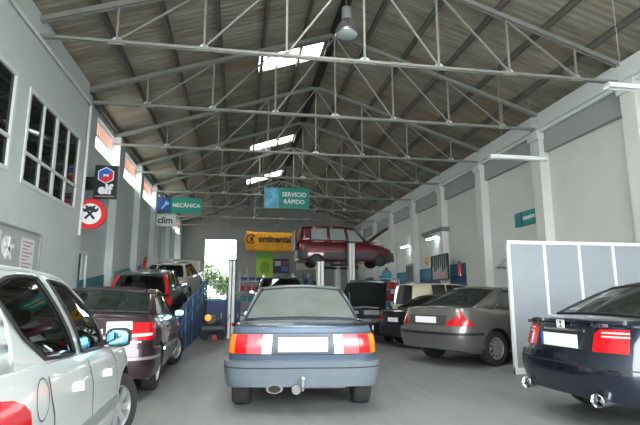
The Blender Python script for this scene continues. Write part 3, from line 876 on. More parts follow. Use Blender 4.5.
def hang_sign(name, x0, x1, z0, z1, y, lines, label, wires, swirl=False, tsize=.2):
    t = empty(name, ((x0+x1)/2, y, z0), 0, label, 'sign')
    w = x1-x0; h = z1-z0; sq = w*.32
    mb = MB(); mb.box(-w/2+sq, w/2, -.03, .03, 0, h); mb.obj('panel', TEAL, t)
    mb = MB(); mb.box(-w/2, -w/2+sq, -.031, .031, 0, h); p = mb.obj('emblem_panel', SWIRL if swirl else NAVY, t)
    mb = MB()
    wrench(mb, (-w/2+sq*.5, h*.45), h*.42, -.036, -.7)
    mb.obj('spanner_emblem', mat('emblem_blue', srgb(120, 200, 225) if not swirl else srgb(190, 225, 235), .4), p)
    n = len(lines)
    for i, l in enumerate(lines): text(l, tsize, SGW, t, (sq/2, -.034, h/2+((n-1)/2-i)*tsize*1.25), (PI/2, 0, 0), bold=.006)
    for x in (-w*.35, w*.35): mb = MB(); mb.tube([(x, 0, h), (x, 0, h+wires)], .01, 5); mb.obj('hanger', GALV, t)
hang_sign('hanging_sign', -3.72, -1.8, 5.0, 5.7, 22.2, ['MECÁNICA'], 'teal hanging sign reading MECÁNICA with blue spanner square', .36, tsize=.24)
hang_sign('hanging_sign', 1.02, 3.1, 5.3, 6.27, 21.9, ['SERVICIO', 'RÁPIDO'], 'teal hanging sign reading SERVICIO RÁPIDO in the centre of the hall', .9, True, .27)
# wall sign right
t = empty('wall_sign', (XR-.02, 13.3, 3.43), -PI/2, 'teal wall sign with a blue square on the right wall above the partition', 'sign')
mb = MB(); mb.box(-.24, .66, -.03, .0, 0, .44); mb.obj('panel', TEAL, t)
mb = MB(); mb.box(-.66, -.24, -.03, 0, 0, .44); p = mb.obj('teal_square', mat('sign_teal_dark', srgb(20, 125, 130), .4), t)
mb = MB(); mb.box(-.32, -.24, -.033, -.03, 0, .44); mb.obj('navy_stripe', NAVY, p)
text('NEUMÁTICOS', .13, SGW, t, (.2, -.032, .22), (PI/2, 0, 0), bold=.006)
# clim sign
t = empty('wall_sign', (-4.0, 23.3, 4.55), 0, 'white and green sign reading clim on a bracket off the left wall', 'sign')
mb = MB(); mb.box(0, .97, -.03, .03, 0, .56); mb.obj('panel', mat('sign_white_bright', (.85, .86, .84), .4), t)
mb = MB(); mb.box(0, .97, -.03, .03, .56, .86); mb.obj('green_header', mat('sign_green', srgb(150, 225, 150), .4), t)
text('clim', .42, mat('sign_ink', (.03, .03, .03), .5), t, (.5, -.034, .27), (PI/2, 0, 0), bold=.01)
mb = MB(); mb.bar((-.05, 0, .7), (0, 0, .7), .05, .05); mb.obj('bracket', GALV, t)
# elf sign
t = empty('projecting_sign', (XL+.04, 12.75, 3.72), 0, 'black projecting sign with red and blue hexagon emblem reading elf', 'sign')
BLK = mat('sign_black', (.012, .014, .016), .35)
mb = MB(); mb.box(.32, .86, -.05, .05, 0, .86); mb.obj('panel', BLK, t)
mb = MB(); mb.box(0, .32, -.045, .045, .22, .55); mb.obj('side_panel', BLK, t)
RED = mat('sign_red', (.75, .02, .03), .35); BLU = mat('sign_blue', (.02, .12, .55), .35)
mb = MB(); cx, cz, R_ = .59, .6, .22
hexa = [(cx+R_*math.cos(math.radians(60*i+30)), cz+R_*math.sin(math.radians(60*i+30))) for i in range(6)]
mb.prism(hexa, 'y', -.056, -.05); e = mb.obj('emblem_ground', SGW, t)
k_ = lambda f, i: (cx+(hexa[i][0]-cx)*f, cz+(hexa[i][1]-cz)*f)
mb = MB(); mb.prism([k_(.88, 0), k_(.88, 1), k_(.88, 2), k_(.88, 3), k_(.3, 3), k_(.35, 2), (cx, cz+.02), k_(.4, 0)], 'y', -.06, -.056); mb.obj('blue_ribbon', BLU, e)
mb = MB(); mb.prism([k_(.88, 3), k_(.88, 4), k_(.88, 5), k_(.88, 0), k_(.3, 0), k_(.35, 5), (cx, cz-.02), k_(.4, 3)], 'y', -.061, -.056); mb.obj('red_ribbon', RED, e)
text('elf', .34, SGW, t, (.59, -.054, .23), (PI/2, 0, 0), bold=.016)
mb = MB(); mb.box(.36, .82, -.056, -.05, .04, .07); mb.obj('small_print', mat('print_grey', srgb(150, 140, 140)), t)
# round sign with crossed tools
t = empty('projecting_sign', (-3.6, 12.3, 3.25), 0, 'round red ringed sign with crossed tools on the left wall', 'sign')
mb = MB(); mb.lathe([(.001, -.03), (.36, -.03), (.37, -.02), (.37, .02), (.36, .03), (.001, .03)], axis='y', n=40); mb.obj('red_disc', RED, t, 40)
mb = MB(); mb.lathe([(.001, -.036), (.255, -.036), (.255, -.03)], axis='y', n=36); w_ = mb.obj('white_field', SGW, t, 40)
mb = MB()
wrench(mb, (0, 0), .27, -.042, .72); wrench(mb, (0, 0), .27, -.044, -.72)
mb.ellipsoid((0, -.036, .13), (.06, .01, .06)); mb.obj('crossed_spanners', mat('tool_blue', srgb(35, 35, 60), .4), w_)
mb = MB(); mb.bar((-.43, 0, 0), (-.33, 0, 0), .03, .03); mb.obj('bracket', GALV, t)
# continental banner
t = empty('advertising_banner', (1.9, 29.2, 4.05), 0, 'orange yellow tyre maker banner with black lettering hanging at the back', 'banner')
W_, H_ = 3.25, 1.15
mb = MB(); R = []
for j in range(9):
    R.append([(-W_/2+W_*i/24+.05*math.sin(j), .04*math.sin(i*.9+j*.5), H_*j/8-.05*math.sin(PI*i/24)) for i in range(25)])
mb.grid(R); bo = mb.obj('cloth', mat('banner_orange', srgb(240, 165, 35), .7), t, 60)
md = bo.modifiers.new('s', 'SOLIDIFY'); md.thickness = .01
INK = mat('banner_ink', (.04, .025, .01), .6)
text('ontinental', .56, INK, t, (.14, -.07, .68), (PI/2, 0, 0), bold=.024, sx=.87)
mb = MB()
for rr, ww in ((.26, .06),):
    pts = [(-1.28+rr*math.cos(a), -.07, .68+rr*math.sin(a)) for a in [math.radians(35+i*290/20) for i in range(21)]]
    mb.tube(pts, .035, 6)
mb.ellipsoid((-1.24, -.07, .68), (.09, .01, .12)); mb.bar((-1.3, -.07, .6), (-1.36, -.07, .48), .03, .04); mb.bar((-1.2, -.07, .6), (-1.16, -.07, .5), .03, .04); mb.bar((-1.22, -.07, .78), (-1.12, -.07, .86), .03, .05)
mb.obj('horse_ring_emblem', INK, t, 50)
for x in (-1.4, 1.45): mb = MB(); mb.tube([(x, 0, H_-.03), (x*.93, .1, 2.0)], .008, 5); mb.obj('hanging_rope', GALV, t)

# ================================================================== CARS
def std_sedan(c, y0, hb, ht, y1, ya, yc, roof, rw, **k):
    """rear screen edge -> C pillar -> rear side pane -> B post -> front pane -> A post"""
    yb = (ya+yc)/2
    bnd = [(hb, y0, ht, y1, .1, .9), (None, y0+.22, None, y1+.18, .1, .9), (None, ya-.3 if False else ya, None, ya+.42, .12, .9),
           (None, yb-.05, None, yb+.02, .1, .9), (None, yb+.05, None, yb+.1, .1, .9), (None, yc-.12, None, yc-.7, .1, .9), (None, yc, None, yc-.62, .1, .9), ]
    bnd[-1] = (c.hw(yc)-.12, yc+.05, ht+.02, yc-.6, .1, .9)
    kinds = ['b', 'b', 'rear_side_window', 'b', 'front_side_window', 'b']
    c.greenhouse(bnd, kinds, roof, rw, **k)

# ---------------- Audi saloon, centre
P_AUDI = paint('blue_grey_paint', srgb(80, 94, 112), .45, .33)
def car_audi():
    c = Car('parked_car', (.715, 5.5, 0), math.radians(-6), 'blue grey saloon seen square from behind in the middle of the floor', 'car', P_AUDI, 4.35, 1.69,
            [(0, .90), (.08, .93), (.5, .955), (.9, .965), (2.4, .95), (3.1, .93), (3.9, .84), (4.35, .68)], [(0, .3), (.5, .22), (3.9, .2), (4.35, .25)],
            er=.28, ef=.45, n=3.6, rp=((0, .08), (.4, .03), (.7, .0), (1, .05)), crown=.03, taper=((0, .985), (.2, 1), (.75, 1), (1, .93)))
    c.wheels((.64, 3.2), .3, .205, 8, 'cap')
    c.body()
    std_sedan(c, .86, .72, .53, 1.52, 1.2, 3.05, [(1.4, 1.36), (1.6, 1.38), (2.3, 1.395), (2.7, 1.37)], [(1.4, .56), (2, .6), (2.8, .56)],
              rc=.04, rgm=glass('dusty_rear_glass', (.35, .42, .42), .5, (.27, .30, .285), .9), roof_m=mat('dusty_roof_paint', srgb(128, 136, 138), .45, .3, .5), pill_m=mat('dusty_pillar_paint', srgb(100, 112, 124), .45, .3, .5), rear_v=(.05, .95), bb=(.05, .16), bowr=.05, bulge=.02)
    c.seats((2.2,), .97)
    BM = mat('bumper_grey', srgb(100, 110, 118), .45, .2, noise=.08, nscale=6)
    qe = c.sy(.62)
    c.patch('rear_bumper', [(-qe, .3, .56), (0, .3, .575), (qe, .3, .56)], BM, off=.055, depth=.03, rows=8)
    c.ribbon('bumper_groove', [(-c.sy(.6), .5), (0, .505), (c.sy(.6), .5)], .012, both=False, off=.058)
    z0, z1 = .645, .845
    e = [lat(c, x) for x in (.345, .45, .62, .745)]
    c.patch('reversing_lamp', [(e[0], z0, z1), (e[1], z0, z1)], CLEARL, both=True, off=.014)
    c.patch('fog_lamp', [(e[1]+.003, z0, z1), (e[2], z0, z1)], mat('faded_red_lens', (.72, .1, .12), .2, coat=.5), both=True, off=.014)
    c.patch('tail_lamp', [(e[2]+.003, z0, z1), (e[3], z0, z1)], REDL, both=True, off=.014)
    c.patch('turn_signal', [(e[3]+.003, z0, z1), (c.sy(.3), z0+.01, z1-.01)], ORANGEL, both=True, off=.014, ds=.02)
    c.patch('plate_recess', [(-e[0]+.005, z0, z1), (e[0]-.005, z0, z1)], mat('recess_grey', (.08, .09, .1), .5), off=.004)
    mb = MB(); p = c.P(0, .75); mb.box(-.275, .275, p.y-.025, p.y-.008, .665, .82); mb.obj('number_plate', PLATE, c.root, bevel=.004)
    c.ribbon('boot_seam', [(-e[0]-.3, .635), (e[0]+.3, .635)], .008, both=False)
    c.ribbon('lid_lip', [(-lat(c, .8, .9), .862), (lat(c, .8, .9), .862)], .012, both=False, m=mat('lip_dark', (.02, .03, .04), .4))
    # exhaust, tow bar
    mb = MB(); mb.lathe([(.085, 0), (.095, .01), (.095, .3), (.06, .34)], c=(-.31, .02, .27), axis='y', n=20); mb.lathe([(.001, -.002), (.07, -.002)], c=(-.31, .02, .27), axis='y', n=18, mi=1)
    mb.v = [(x if True else x, y, .27+(z-.27)*.55) for x, y, z in mb.v]; mb.obj('exhaust_silencer', [mat('rusty_steel', (.2, .18, .16), .6, .4, noise=.3, nscale=30), DARK], c.root, 40)
    mb = MB(); mb.tube([(.0, .55, .26), (0, .1, .26), (0, -.06, .27), (0, -.085, .3), (0, -.085, .37)], .014, 8); mb.ellipsoid((0, -.085, .39), (.025, .025, .025)); mb.tube([(0, .3, .25), (.5, .3, .25)], .025, 6); mb.tube([(.12, .3, .255), (.62, .45, .25)], .02, 6)
    mb.obj('tow_bar', GALV, c.root, 40)
    mb = MB(); mb.lathe([(.001, -.05), (.05, -.05), (.05, 0), (.02, .05)], c=(-.07, .02, .27), axis='y', n=18); mb.obj('trailer_socket', mat('socket_grey', (.14, .14, .14), .5), c.root, 40)
    c.door_lines((1.45, 2.35, 3.35), .3)
    c.mirror(2.95, .98, size=.8)
    c.patch('rub_strip', [(c.sy(1.25), .5, .54), (c.sy(3.0), .5, .54)], DARK, both=True, off=.015)
    return c
car_audi()

# ---------------- silver hatchback, left foreground
P_SILVER = paint('silver_paint', srgb(212, 219, 216), .35, .33)
def car_silver():
    c = Car('parked_car', (-1.69, 1.55, 0), math.radians(2), 'silver hatchback cut off by the left picture edge, nearest on the left', 'car', P_SILVER, 3.95, 1.66,
            [(0, .9), (.3, .93), (1.2, .915), (2.0, .885), (2.6, .87), (3.2, .83), (3.7, .72), (3.95, .6)], [(0, .3), (.4, .22), (3.6, .2), (3.95, .24)],
            er=.5, ef=.7, n=2.6, rp=((0, .0), (.3, -.02), (.6, .02), (1, .08)), crown=.05, taper=((0, .93), (.25, 1), (.78, 1), (1, .9)))
    c.wheels((.74, 3.16), .3, .185, 7, 'cap', steer=-.42)
    c.body()
    roof = [(.3, 1.33), (.7, 1.375), (1.3, 1.39), (1.9, 1.365), (2.3, 1.25), (2.6, 1.1), (2.75, 1.0)]
    rw = [(.3, .55), (.8, .57), (1.5, .57), (2.1, .575), (2.5, .62), (2.8, .68)]
    bnd = [(.66, .14, .5, .38, .1, .9), (None, .3, None, .6, .3, .85), (None, .82, None, .84, .72, .82), (None, 1.02, None, .9, .33, .87), (None, 1.26, None, 1.02, .07, .92), (None, 1.5, None, 1.2, .05, .95), (None, 1.80, None, 1.46, .05, .95),
           (None, 1.95, None, 1.62, .05, .95), (None, 2.2, None, 1.95, .05, .95), (None, 2.42, None, 2.25, .05, .93), (None, 2.52, None, 2.42, .05, .8), (.64, 2.95, .6, 2.5, .1, .9)]
    bnd[-1] = (.66, 2.98, .56, 2.32, .1, .9)
    kinds = ['b', 'b', 'rear_side_window', 'rear_side_window', 'rear_side_window', 'rear_side_window', 'b', 'front_side_window', 'front_side_window', 'front_side_window', 'b']
    c.greenhouse(bnd, kinds, roof, rw, inset=.02, rc=.05, bulge=.035, gm=glass('silver_car_glass', (.2, .25, .24), .0, refl=1.2), bb=(.08, .3), bowr=.05, bowf=.2)
    c.seats((1.75, ), .9); c.seats((.9,), .85)
    rd = c.patch('tail_lamp', [(lat(c, .48), .68, .88), (lat(c, .6), .62, .882), (c.sy(.3), .585, .875), (c.sy(.5), .57, .855), (c.sy(.68), .565, .825), (c.sy(.78), .57, .79), (c.sy(.84), .59, .75), (c.sy(.86), .62, .7)], REDL, both=True, off=.01, ds=.02, rows=8)
    c.door_lines((), .3)
    SG = mat('seam_grey', (.06, .065, .065), .6)
    c.ribbon('', [(c.sy(1.96), .28), (c.sy(1.99), .5), (c.sy(1.97), .7), (c.sy(1.9), .86)], .012, mbx=None)
    c.ribbon('', [(c.sy(2.74), .28), (c.sy(2.78), .5), (c.sy(2.72), .75), (c.sy(2.62), .85)], .012, mbx=None)
    c.ribbon('', [(c.sy(1.12), .86), (c.sy(1.14), .75), (c.sy(1.2), .66), (c.sy(1.22), .5)], .012, mbx=None)
    # fuel flap
    mb = MB(); pts = []
    for i in range(21):
        a = 2*PI*i/20; pts.append((c.sy(1.02)+.085*math.cos(a), .77+.095*math.sin(a)))
    c.ribbon('', pts, .008, both=False, mbx=mb); mb.obj('fuel_flap', mat('seam_grey'if False else 'seam_grey', (.06,)*3), c.root, 60)
    for y, z in ((1.72, .73), (2.5, .70)):
        c.patch('door_handle', [(c.sy(y-.09), z-.025, z+.025), (c.sy(y+.09), z-.02, z+.03)], P_SILVER, off=.03, rows=3, both=True)
    c.patch('side_moulding', [(c.sy(1.25), .42, .50), (c.sy(2.75), .40, .48)], mat('moulding_grey', srgb(120, 126, 126), .5), off=.015, both=True)
    c.mirror(2.5, .95, m=DARK, size=.95, gm=mat('mirror_blue_reflection', (.12, .3, .42), .06, .9))  # blue reflection is put into the mirror glass colour
    c.patch('rear_bumper', [(-c.sy(.4), .3, .58), (0, .3, .58), (c.sy(.4), .3, .58)], P_SILVER, off=.03)
    c.plate(z=.8)
car_silver()

# ---------------- dark aubergine saloon behind it
P_AUB = paint('aubergine_paint', srgb(62, 44, 52), .5, .28)
def car_rover():
    c = Car('parked_car', (-1.89, 6.4, 0), math.radians(1.2), 'dark aubergine saloon directly behind the silver hatchback', 'car', P_AUB, 4.45, 1.70,
            [(0, .98), (.1, 1.0), (.6, 1.03), (1.2, .97), (2.4, .95), (3.1, .93), (4.0, .8), (4.45, .62)], [(0, .3), (.5, .2), (4.45, .22)],
            er=.35, ef=.5, n=3.2, rp=((0, .02), (.3, -.01), (.6, .02), (1, .1)), crown=.03)
    c.wheels((.92, 3.55), .3, .19, 9, 'spoke', steer=-.35)
    c.body()
    std_sedan(c, .62, .68, .53, 1.35, 1.0, 3.15, [(1.2, 1.33), (1.5, 1.365), (2.2, 1.39), (2.7, 1.36)], [(1.3, .56), (2, .59), (2.8, .56)], rc=.04,
              rgm=glass('green_rear_glass', (.35, .45, .42), .1, (.15, .2, .19)))
    mb = MB(); mb.ellipsoid((.25, 1.5, 1.1), (.14, .1, .1), e=.6); mb.obj('child_seat', mat('beige_fabric', (.4, .34, .27), .9), c.root, 50)
    c.seats((2.2, 1.35), .95)
    z0, z1 = .72, .955
    l0 = lat(c, .45); l1 = c.sy(.4)
    c.patch('tail_lamp', [(l0, z0+.02, z1-.02), (lat(c, .78), z0, z1-.01), (l1, z0+.05, z1-.03)], REDL, both=True, off=.012, ds=.02)
    c.patch('lamp_band', [(lat(c, .3), .82, z1), (lat(c, .6), .86, z1+.003)], CLEARL, both=True, off=.016)
    c.patch('lamp_strip', [(lat(c, .45), .76, .80), (lat(c, .8), .78, .81)], CLEARL, both=True, off=.018)
    c.patch('lower_strip', [(-lat(c, .7), .7, .715), (lat(c, .7), .7, .715)], CHROME, off=.016)
    c.patch('rear_bumper', [(-c.sy(.6), .3, .62), (0, .28, .62), (c.sy(.6), .3, .62)], P_AUB, off=.05, depth=.03, rows=7)
    c.patch('bumper_strip', [(-c.sy(.5), .5, .53), (0, .5, .53), (c.sy(.5), .5, .53)], mat('strip_grey', (.3, .28, .29), .3, .4), off=.062, rows=1)
    c.plate(z=.82)
    c.door_lines((1.25, 2.2, 3.3), .3, handles=(1.6, 2.5), hz=.82)
    c.mirror(2.95, .98, size=.95, gm=mat('mirror_teal', (.3, .75, .8), .05, .8))
    c.patch('rub_strip', [(c.sy(1.3), .5, .54), (c.sy(3.1), .5, .54)], CHROME, both=True, off=.012)
car_rover()

# ---------------- ramp and the two cars standing on it
RS = .118
def rampz(y): return RS*(y-9.2)
RB = mat('ramp_blue', srgb(38, 62, 112), .55, noise=.15, nscale=3); RT = mat('ramp_teal', srgb(62, 128, 140), .6, noise=.15, nscale=2)
t = empty('sloping_ramp', (0, 0, 0), 0, 'blue sided sloping ramp along the left wall carrying two cars', 'ramp')
mb = MB(); mb.prism([(11.0, 0), (20.9, 0), (20.9, rampz(20.9)), (11.0, rampz(11.0))], 'x', -3.95, -1.28); mb.obj('ramp_body', RB, t)
mb = MB(); mb.prism([(11.0, rampz(11)), (20.9, rampz(20.9)), (20.9, rampz(20.9)+.02), (11.0, rampz(11)+.02)], 'x', -3.9, -1.3); mb.obj('ramp_deck', mat('deck_dark', (.05, .055, .07), .7), t)
for i in range(12):
    y = 11.05+i*.86; mb = MB(); mb.box(-1.32, -1.27, y-.03, y+.03, .02, rampz(y)+.72); mb.obj('railing_post', RB if i % 2 else RT, t)
for dz in (.36, .7):
    mb = MB(); mb.bar((-1.295, 11.0, rampz(11)+dz), (-1.295, 20.6, rampz(20.6)+dz), .04, .05); mb.obj('railing_bar', mat('rail_pale', srgb(90, 110, 150), .5), t)
mb = MB(); mb.prism([(11.2, rampz(11.2)+.03), (18.5, rampz(18.5)+.03), (18.5, rampz(18.5)+.62), (11.2, rampz(11.2)+.62)], 'x', -1.33, -1.325); mb.obj('railing_sheet', mat('sheet_blue', srgb(52, 74, 112), .6, noise=.6, nscale=9), t)
# teal dado following the ramp on the wall
mb = MB(); mb.prism([(12.2, rampz(12.2)+.82), (22.5, rampz(22.5)+.82), (22.5, rampz(22.5)+1.2), (12.2, rampz(12.2)+1.2)], 'x', XL, XL+.02); struct(mb.obj('trim_%d' % k, RT)); k += 1

P_BLACK = paint('black_green_paint', srgb(40, 44, 46), .4, .28)
def car_hatch():
    c = Car('parked_car', (-2.4, 12.4, rampz(12.4)+.025), 0, 'black hatchback with tall red tail lamps on the lower end of the ramp', 'car', P_BLACK, 3.9, 1.58,
            [(0, .86), (.3, .93), (1.2, .93), (2.4, .92), (3.2, .84), (3.9, .6)], [(0, .3), (.4, .2), (3.9, .22)], er=.4, ef=.6, n=3, rp=((0, 0), (.4, -.02), (1, .1)), rx=math.atan(RS))
    c.wheels((.62, 3.05), .29, .18, 6, 'cap')
    c.body()
    bnd = [(.62, .16, .5, .5, .1, .9), (None, .3, None, .62, .1, .9), (None, .7, None, .85, .12, .88), (None, 1.45, None, 1.45, .1, .9), (None, 1.55, None, 1.55, .1, .9), (None, 2.45, None, 2.0, .1, .9), (.66, 2.75, .53, 2.05, .1, .9)]
    c.greenhouse(bnd, ['b', 'b', 'rear_side_window', 'b', 'front_side_window', 'b'], [(.4, 1.34), (.8, 1.38), (1.6, 1.395), (2.2, 1.35)], [(.4, .52), (1, .57), (2.2, .55)], rc=.04, bowr=.04, bb=(.05, .2))
    c.seats((1.7,), .93)
    c.patch('tail_lamp', [(lat(c, .62), .66, .84), (c.sy(.3), .66, .86)], REDL, both=True, off=.012, ds=.02)
    for sg in (1, -1):
        mb = MB(); pts = []
        for i in range(6):
            p = c.G(.55, i/5*.95, .0); pts.append((sg*(p.x+.01), p.y-.03, p.z))
        mb.tube(pts, .05, 8); mb.obj('upper_tail_lamp', REDL, c.root, 50)
    c.patch('plate_panel', [(-lat(c, .5), .55, .78), (lat(c, .58), .55, .78)], mat('panel_silver', (.6, .6, .62), .3, .3), off=.012)
    c.patch('rear_bumper', [(-c.sy(.5), .3, .5), (0, .3, .5), (c.sy(.5), .3, .5)], DARK, off=.05)
    c.mirror(2.4, .95); c.door_lines((1.5, 2.6), .3)
car_hatch()
P_WHITE = paint('cream_white_paint', srgb(205, 205, 195), .15, .35)
def hood_up(c, y0, y1, ang, m, zb=None, w=.66, name='raised_bonnet', arch=.06):
    """bonnet panel hinged at y0 (windscreen side), length y1-y0 forward, raised by ang"""
    L_ = y1-y0; z0 = c.belt(y0)+.04; R = []
    for i in range(9):
        f = i/8; d = L_*f; r = []
        for j in range(13):
            cc = -1+2*j/12; x = cc*(w*(1-.1*f*f)); zz = arch*(1-cc*cc)-.04*f*f
            r.append((x, y0+d*math.cos(ang)-zz*math.sin(ang), z0+d*math.sin(ang)+zz*math.cos(ang)))
        R.append(r)
    mb = MB(); mb.grid(R); o = mb.obj(name, m, c.root, 50); md = o.modifiers.new('s', 'SOLIDIFY'); md.thickness = .035
    mb = MB(); mb.tube([(w*.8, y1-.25, c.belt(y1-.25)-.02), (w*.75, y0+L_*.6*math.cos(ang), z0+L_*.6*math.sin(ang))], .008, 6); mb.obj('bonnet_stay', GALV, c.root)
    # engine bay
    mb = MB(); q = []
    for i in range(5):
        y = y0+.1+(y1-y0-.2)*i/4; q.append([(x_, y, c.deckz(x_, y)+.008) for x_ in (-w*.9, -w*.4, 0, w*.4, w*.9)])
    mb.grid(q); e = mb.obj('engine_bay', mat('engine_dark', (.02, .02, .02), .7), c.root)
    mb = MB(); mb.box(-.3, .15, y0+.3, y0+.7, c.belt(y0+.4)-.05, c.belt(y0+.4)+.09); mb.box(.3, .55, y0+.35, y0+.6, c.belt(y0+.4)-.05, c.belt(y0+.4)+.08); mb.tube([(-.4, y0+.25, c.belt(y0)+.08), (0, y0+.2, c.belt(y0)+.12), (.4, y0+.3, c.belt(y0)+.09)], .03, 6)
    mb.obj('engine', mat('engine_grey', (.2, .2, .21), .5, .4), e, bevel=0)
def car_white():
    c = Car('parked_car', (-2.55, 16.5, rampz(16.5)+.06), math.radians(-5), 'cream white saloon with raised bonnet at the upper end of the ramp', 'car', P_WHITE, 4.1, 1.66,
            [(0, .84), (.5, .92), (1.0, .92), (2.4, .9), (3.0, .88), (3.7, .76), (4.1, .62)], [(0, .3), (.4, .2), (4.1, .22)], er=.3, ef=.45, n=3.2, rx=math.atan(RS))
    c.wheels((.8, 3.2), .29, .18, 6, 'cap')
    c.body()
    std_sedan(c, .5, .66, .5, 1.1, .85, 2.95, [(1.0, 1.32), (1.4, 1.36), (2.2, 1.37), (2.6, 1.34)], [(1.0, .53), (2, .57), (2.6, .54)], rc=.035)
    c.seats((2.0, 1.1), .92)
    c.patch('tail_lamp', [(lat(c, .55), .64, .8), (c.sy(.2), .64, .8)], REDL, both=True, off=.012, ds=.02)
    c.patch('rear_bumper', [(-c.sy(.5), .32, .52), (0, .32, .52), (c.sy(.5), .32, .52)], mat('bumper_silver', (.4, .4, .4), .3, .5), off=.05)
    c.plate(z=.7); c.mirror(2.7, .93); c.door_lines((1.2, 2.1, 3.0), .3)
    hood_up(c, 2.95, 3.95, math.radians(28), P_WHITE, w=.74)
car_white()

# ---------------- dark blue saloon, right foreground
P_NAVY = paint('midnight_blue_paint', srgb(28, 34, 50), .5, .22)
def car_honda():
    c = Car('parked_car', (3.28, 4.72, 0), math.radians(-87), 'midnight blue saloon with chrome exhaust tips, nearest on the right', 'car', P_NAVY, 4.55, 1.74,
            [(0, 1.0), (.12, 1.03), (.5, 1.05), (1.1, 1.0), (2.6, .97), (3.3, .95), (4.1, .82), (4.55, .64)], [(0, .32), (.5, .24), (4.55, .22)],
            er=.44, ef=.5, n=2.8, rp=((0, .03), (.35, -.02), (.5, .0), (1, .1)), crown=.03)
    c.wheels((.98, 3.65), .31, .2, 7, 'spoke')
    c.body()
    std_sedan(c, .52, .7, .54, 1.25, .95, 3.2, [(1.1, 1.35), (1.4, 1.385), (2.2, 1.41), (2.8, 1.37)], [(1.1, .56), (2, .6), (2.8, .56)], rc=.04, rgm=glass('dark_rear_glass', (.25, .32, .31), .12, (.12, .16, .15)), rear_v=(.06, .94))
    c.seats((2.2, 1.35), 1.0)
    z0, z1 = .745, .965
    c.patch('tail_lamp', [(lat(c, .42), z0+.0, z1-.06), (lat(c, .48), z0, z1-.01), (lat(c, .72), z0, z1-.01), (c.sy(.04), z0+.02, z1-.03)], REDL, both=True, off=.012, ds=.02)
    for zz in (.88, .915):
        c.patch('lamp_reflection', [(lat(c, .5), zz, zz+.014), (lat(c, .72), zz, zz+.014)], mat('pink_reflection', (.85, .5, .5), .15, coat=1), both=True, off=.016, rows=1, ds=.02)  # pale stripes paint reflection lines onto the red lens
    c.patch('plate_recess', [(-.4, .735, .97), (.4, .735, .97)], mat('recess_dark', (.01, .012, .016), .3), off=.004)
    c.patch('chrome_garnish', [(-.3, .915, .935), (.3, .915, .935)], CHROME, off=.018, rows=1)
    mb = MB(); p = c.P(0, .8); mb.box(-.27, .25, p.y-.028, p.y-.01, .76, .89, 0); mb.box(-.27, -.235, p.y-.0295, p.y-.02, .761, .889, 1)
    mb.obj('number_plate', [PLATE, BLU], c.root)
    c.patch('rear_bumper', [(-c.sy(.62), .34, .68), (0, .32, .69), (c.sy(.62), .34, .68)], P_NAVY, off=.05, depth=.03, rows=8)
    c.ribbon('bumper_groove', [(-c.sy(.6), .6), (0, .605), (c.sy(.6), .6)], .012, both=False, off=.054)
    c.patch('boot_lip', [(-lat(c, .8, 1.0), .985, 1.01), (0, 1.0, 1.03), (lat(c, .8, 1.0), .985, 1.01)], P_NAVY, off=.03, rows=2)
    # badge: upright H in a rounded frame
    y = c.P(0, .99).y-.044
    K_ = 1.0
    mb = MB()
    mb.box(-.05*K_, .05*K_, y+.004, y+.01, .985-.04*K_, .985+.04*K_)
    e = mb.obj('badge', mat('badge_dark', (.03, .03, .03), .3), c.root, bevel=.002)
    mb = MB(); g = lambda x, z: (x*K_, y, .985+(z-.985)*K_)
    for a, b in (((-.022, .96), (-.032, 1.01)), ((.022, .96), (.032, 1.01)), ((-.024, .982), (.024, .982))): mb.bar(g(*a), g(*b), .02*K_, .01)
    for a, b in (((-.05, .948), (.05, .948)), ((-.05, 1.022), (.05, 1.022)), ((-.05, .948), (-.05, 1.022)), ((.05, .948), (.05, 1.022))): mb.bar(g(*a), g(*b), .01*K_, .01)
    mb.obj('badge_letter', WHITE, e)
    text('ACCORD', .05, CHROME, c.root, (.47, c.P(lat(c, .56), .99).y-.05, .988), (PI/2, 0, 0), bold=.002)
    text('HONDA', .05, CHROME, c.root, (-.56, c.P(lat(c, .64), .99).y-.05, .988), (PI/2, 0, 0), bold=.002)
    for sg in (1, -1):
        mb = MB(); mb.lathe([(.045, .02), (.05, -.02), (.062, -.07), (.058, -.075), (.048, -.05), (.04, .2)], c=(sg*.52, .03, .32), axis='y', n=20)
        mb.v = [((x-sg*.52)*1.35+sg*.52, yy, z) for x, yy, z in mb.v]; mb.obj('exhaust_tip', CHROME, c.root, 40)
        mb = MB(); mb.lathe([(.04, .02), (.04, .8)], c=(sg*.52, 0, .32), axis='y', n=12); mb.obj('exhaust_pipe', GALV, c.root, 40)
    c.patch('side_moulding', [(c.sy(1.3), .5, .57), (c.sy(3.3), .5, .57)], P_NAVY, off=.02, both=True)
    c.door_lines((1.2, 2.25, 3.4), .3, handles=(1.7, 2.7), hz=.85)
    c.mirror(3.0, 1.02)
car_honda()

# ---------------- partition
GREYP = mat('partition_panel', srgb(140, 146, 152), .55, noise=.04, nscale=2)
t = empty('partition_screen', (4.6, 7.8, 0), 0, 'white framed grey panel partition behind the midnight blue saloon', 'partition')
for i in range(6):
    w0 = .68
    m_ = MB(); m_.box(i*w0-.02, i*w0+.03, -.03, .03, 0, 2.22); m_.obj('post', WHITE, t)
    m_ = MB(); m_.box(i*w0+.03, min(3.99, (i+1)*w0-.02), -.012, .012, .1, 2.18); m_.obj('panel', GREYP, t)
m_ = MB(); m_.box(-.02, 4.0, -.035, .035, 2.18, 2.24); m_.obj('top_rail', WHITE, t)
m_ = MB(); m_.box(-.02, 4.0, -.035, .035, 0, .1); m_.obj('bottom_rail', WHITE, t)

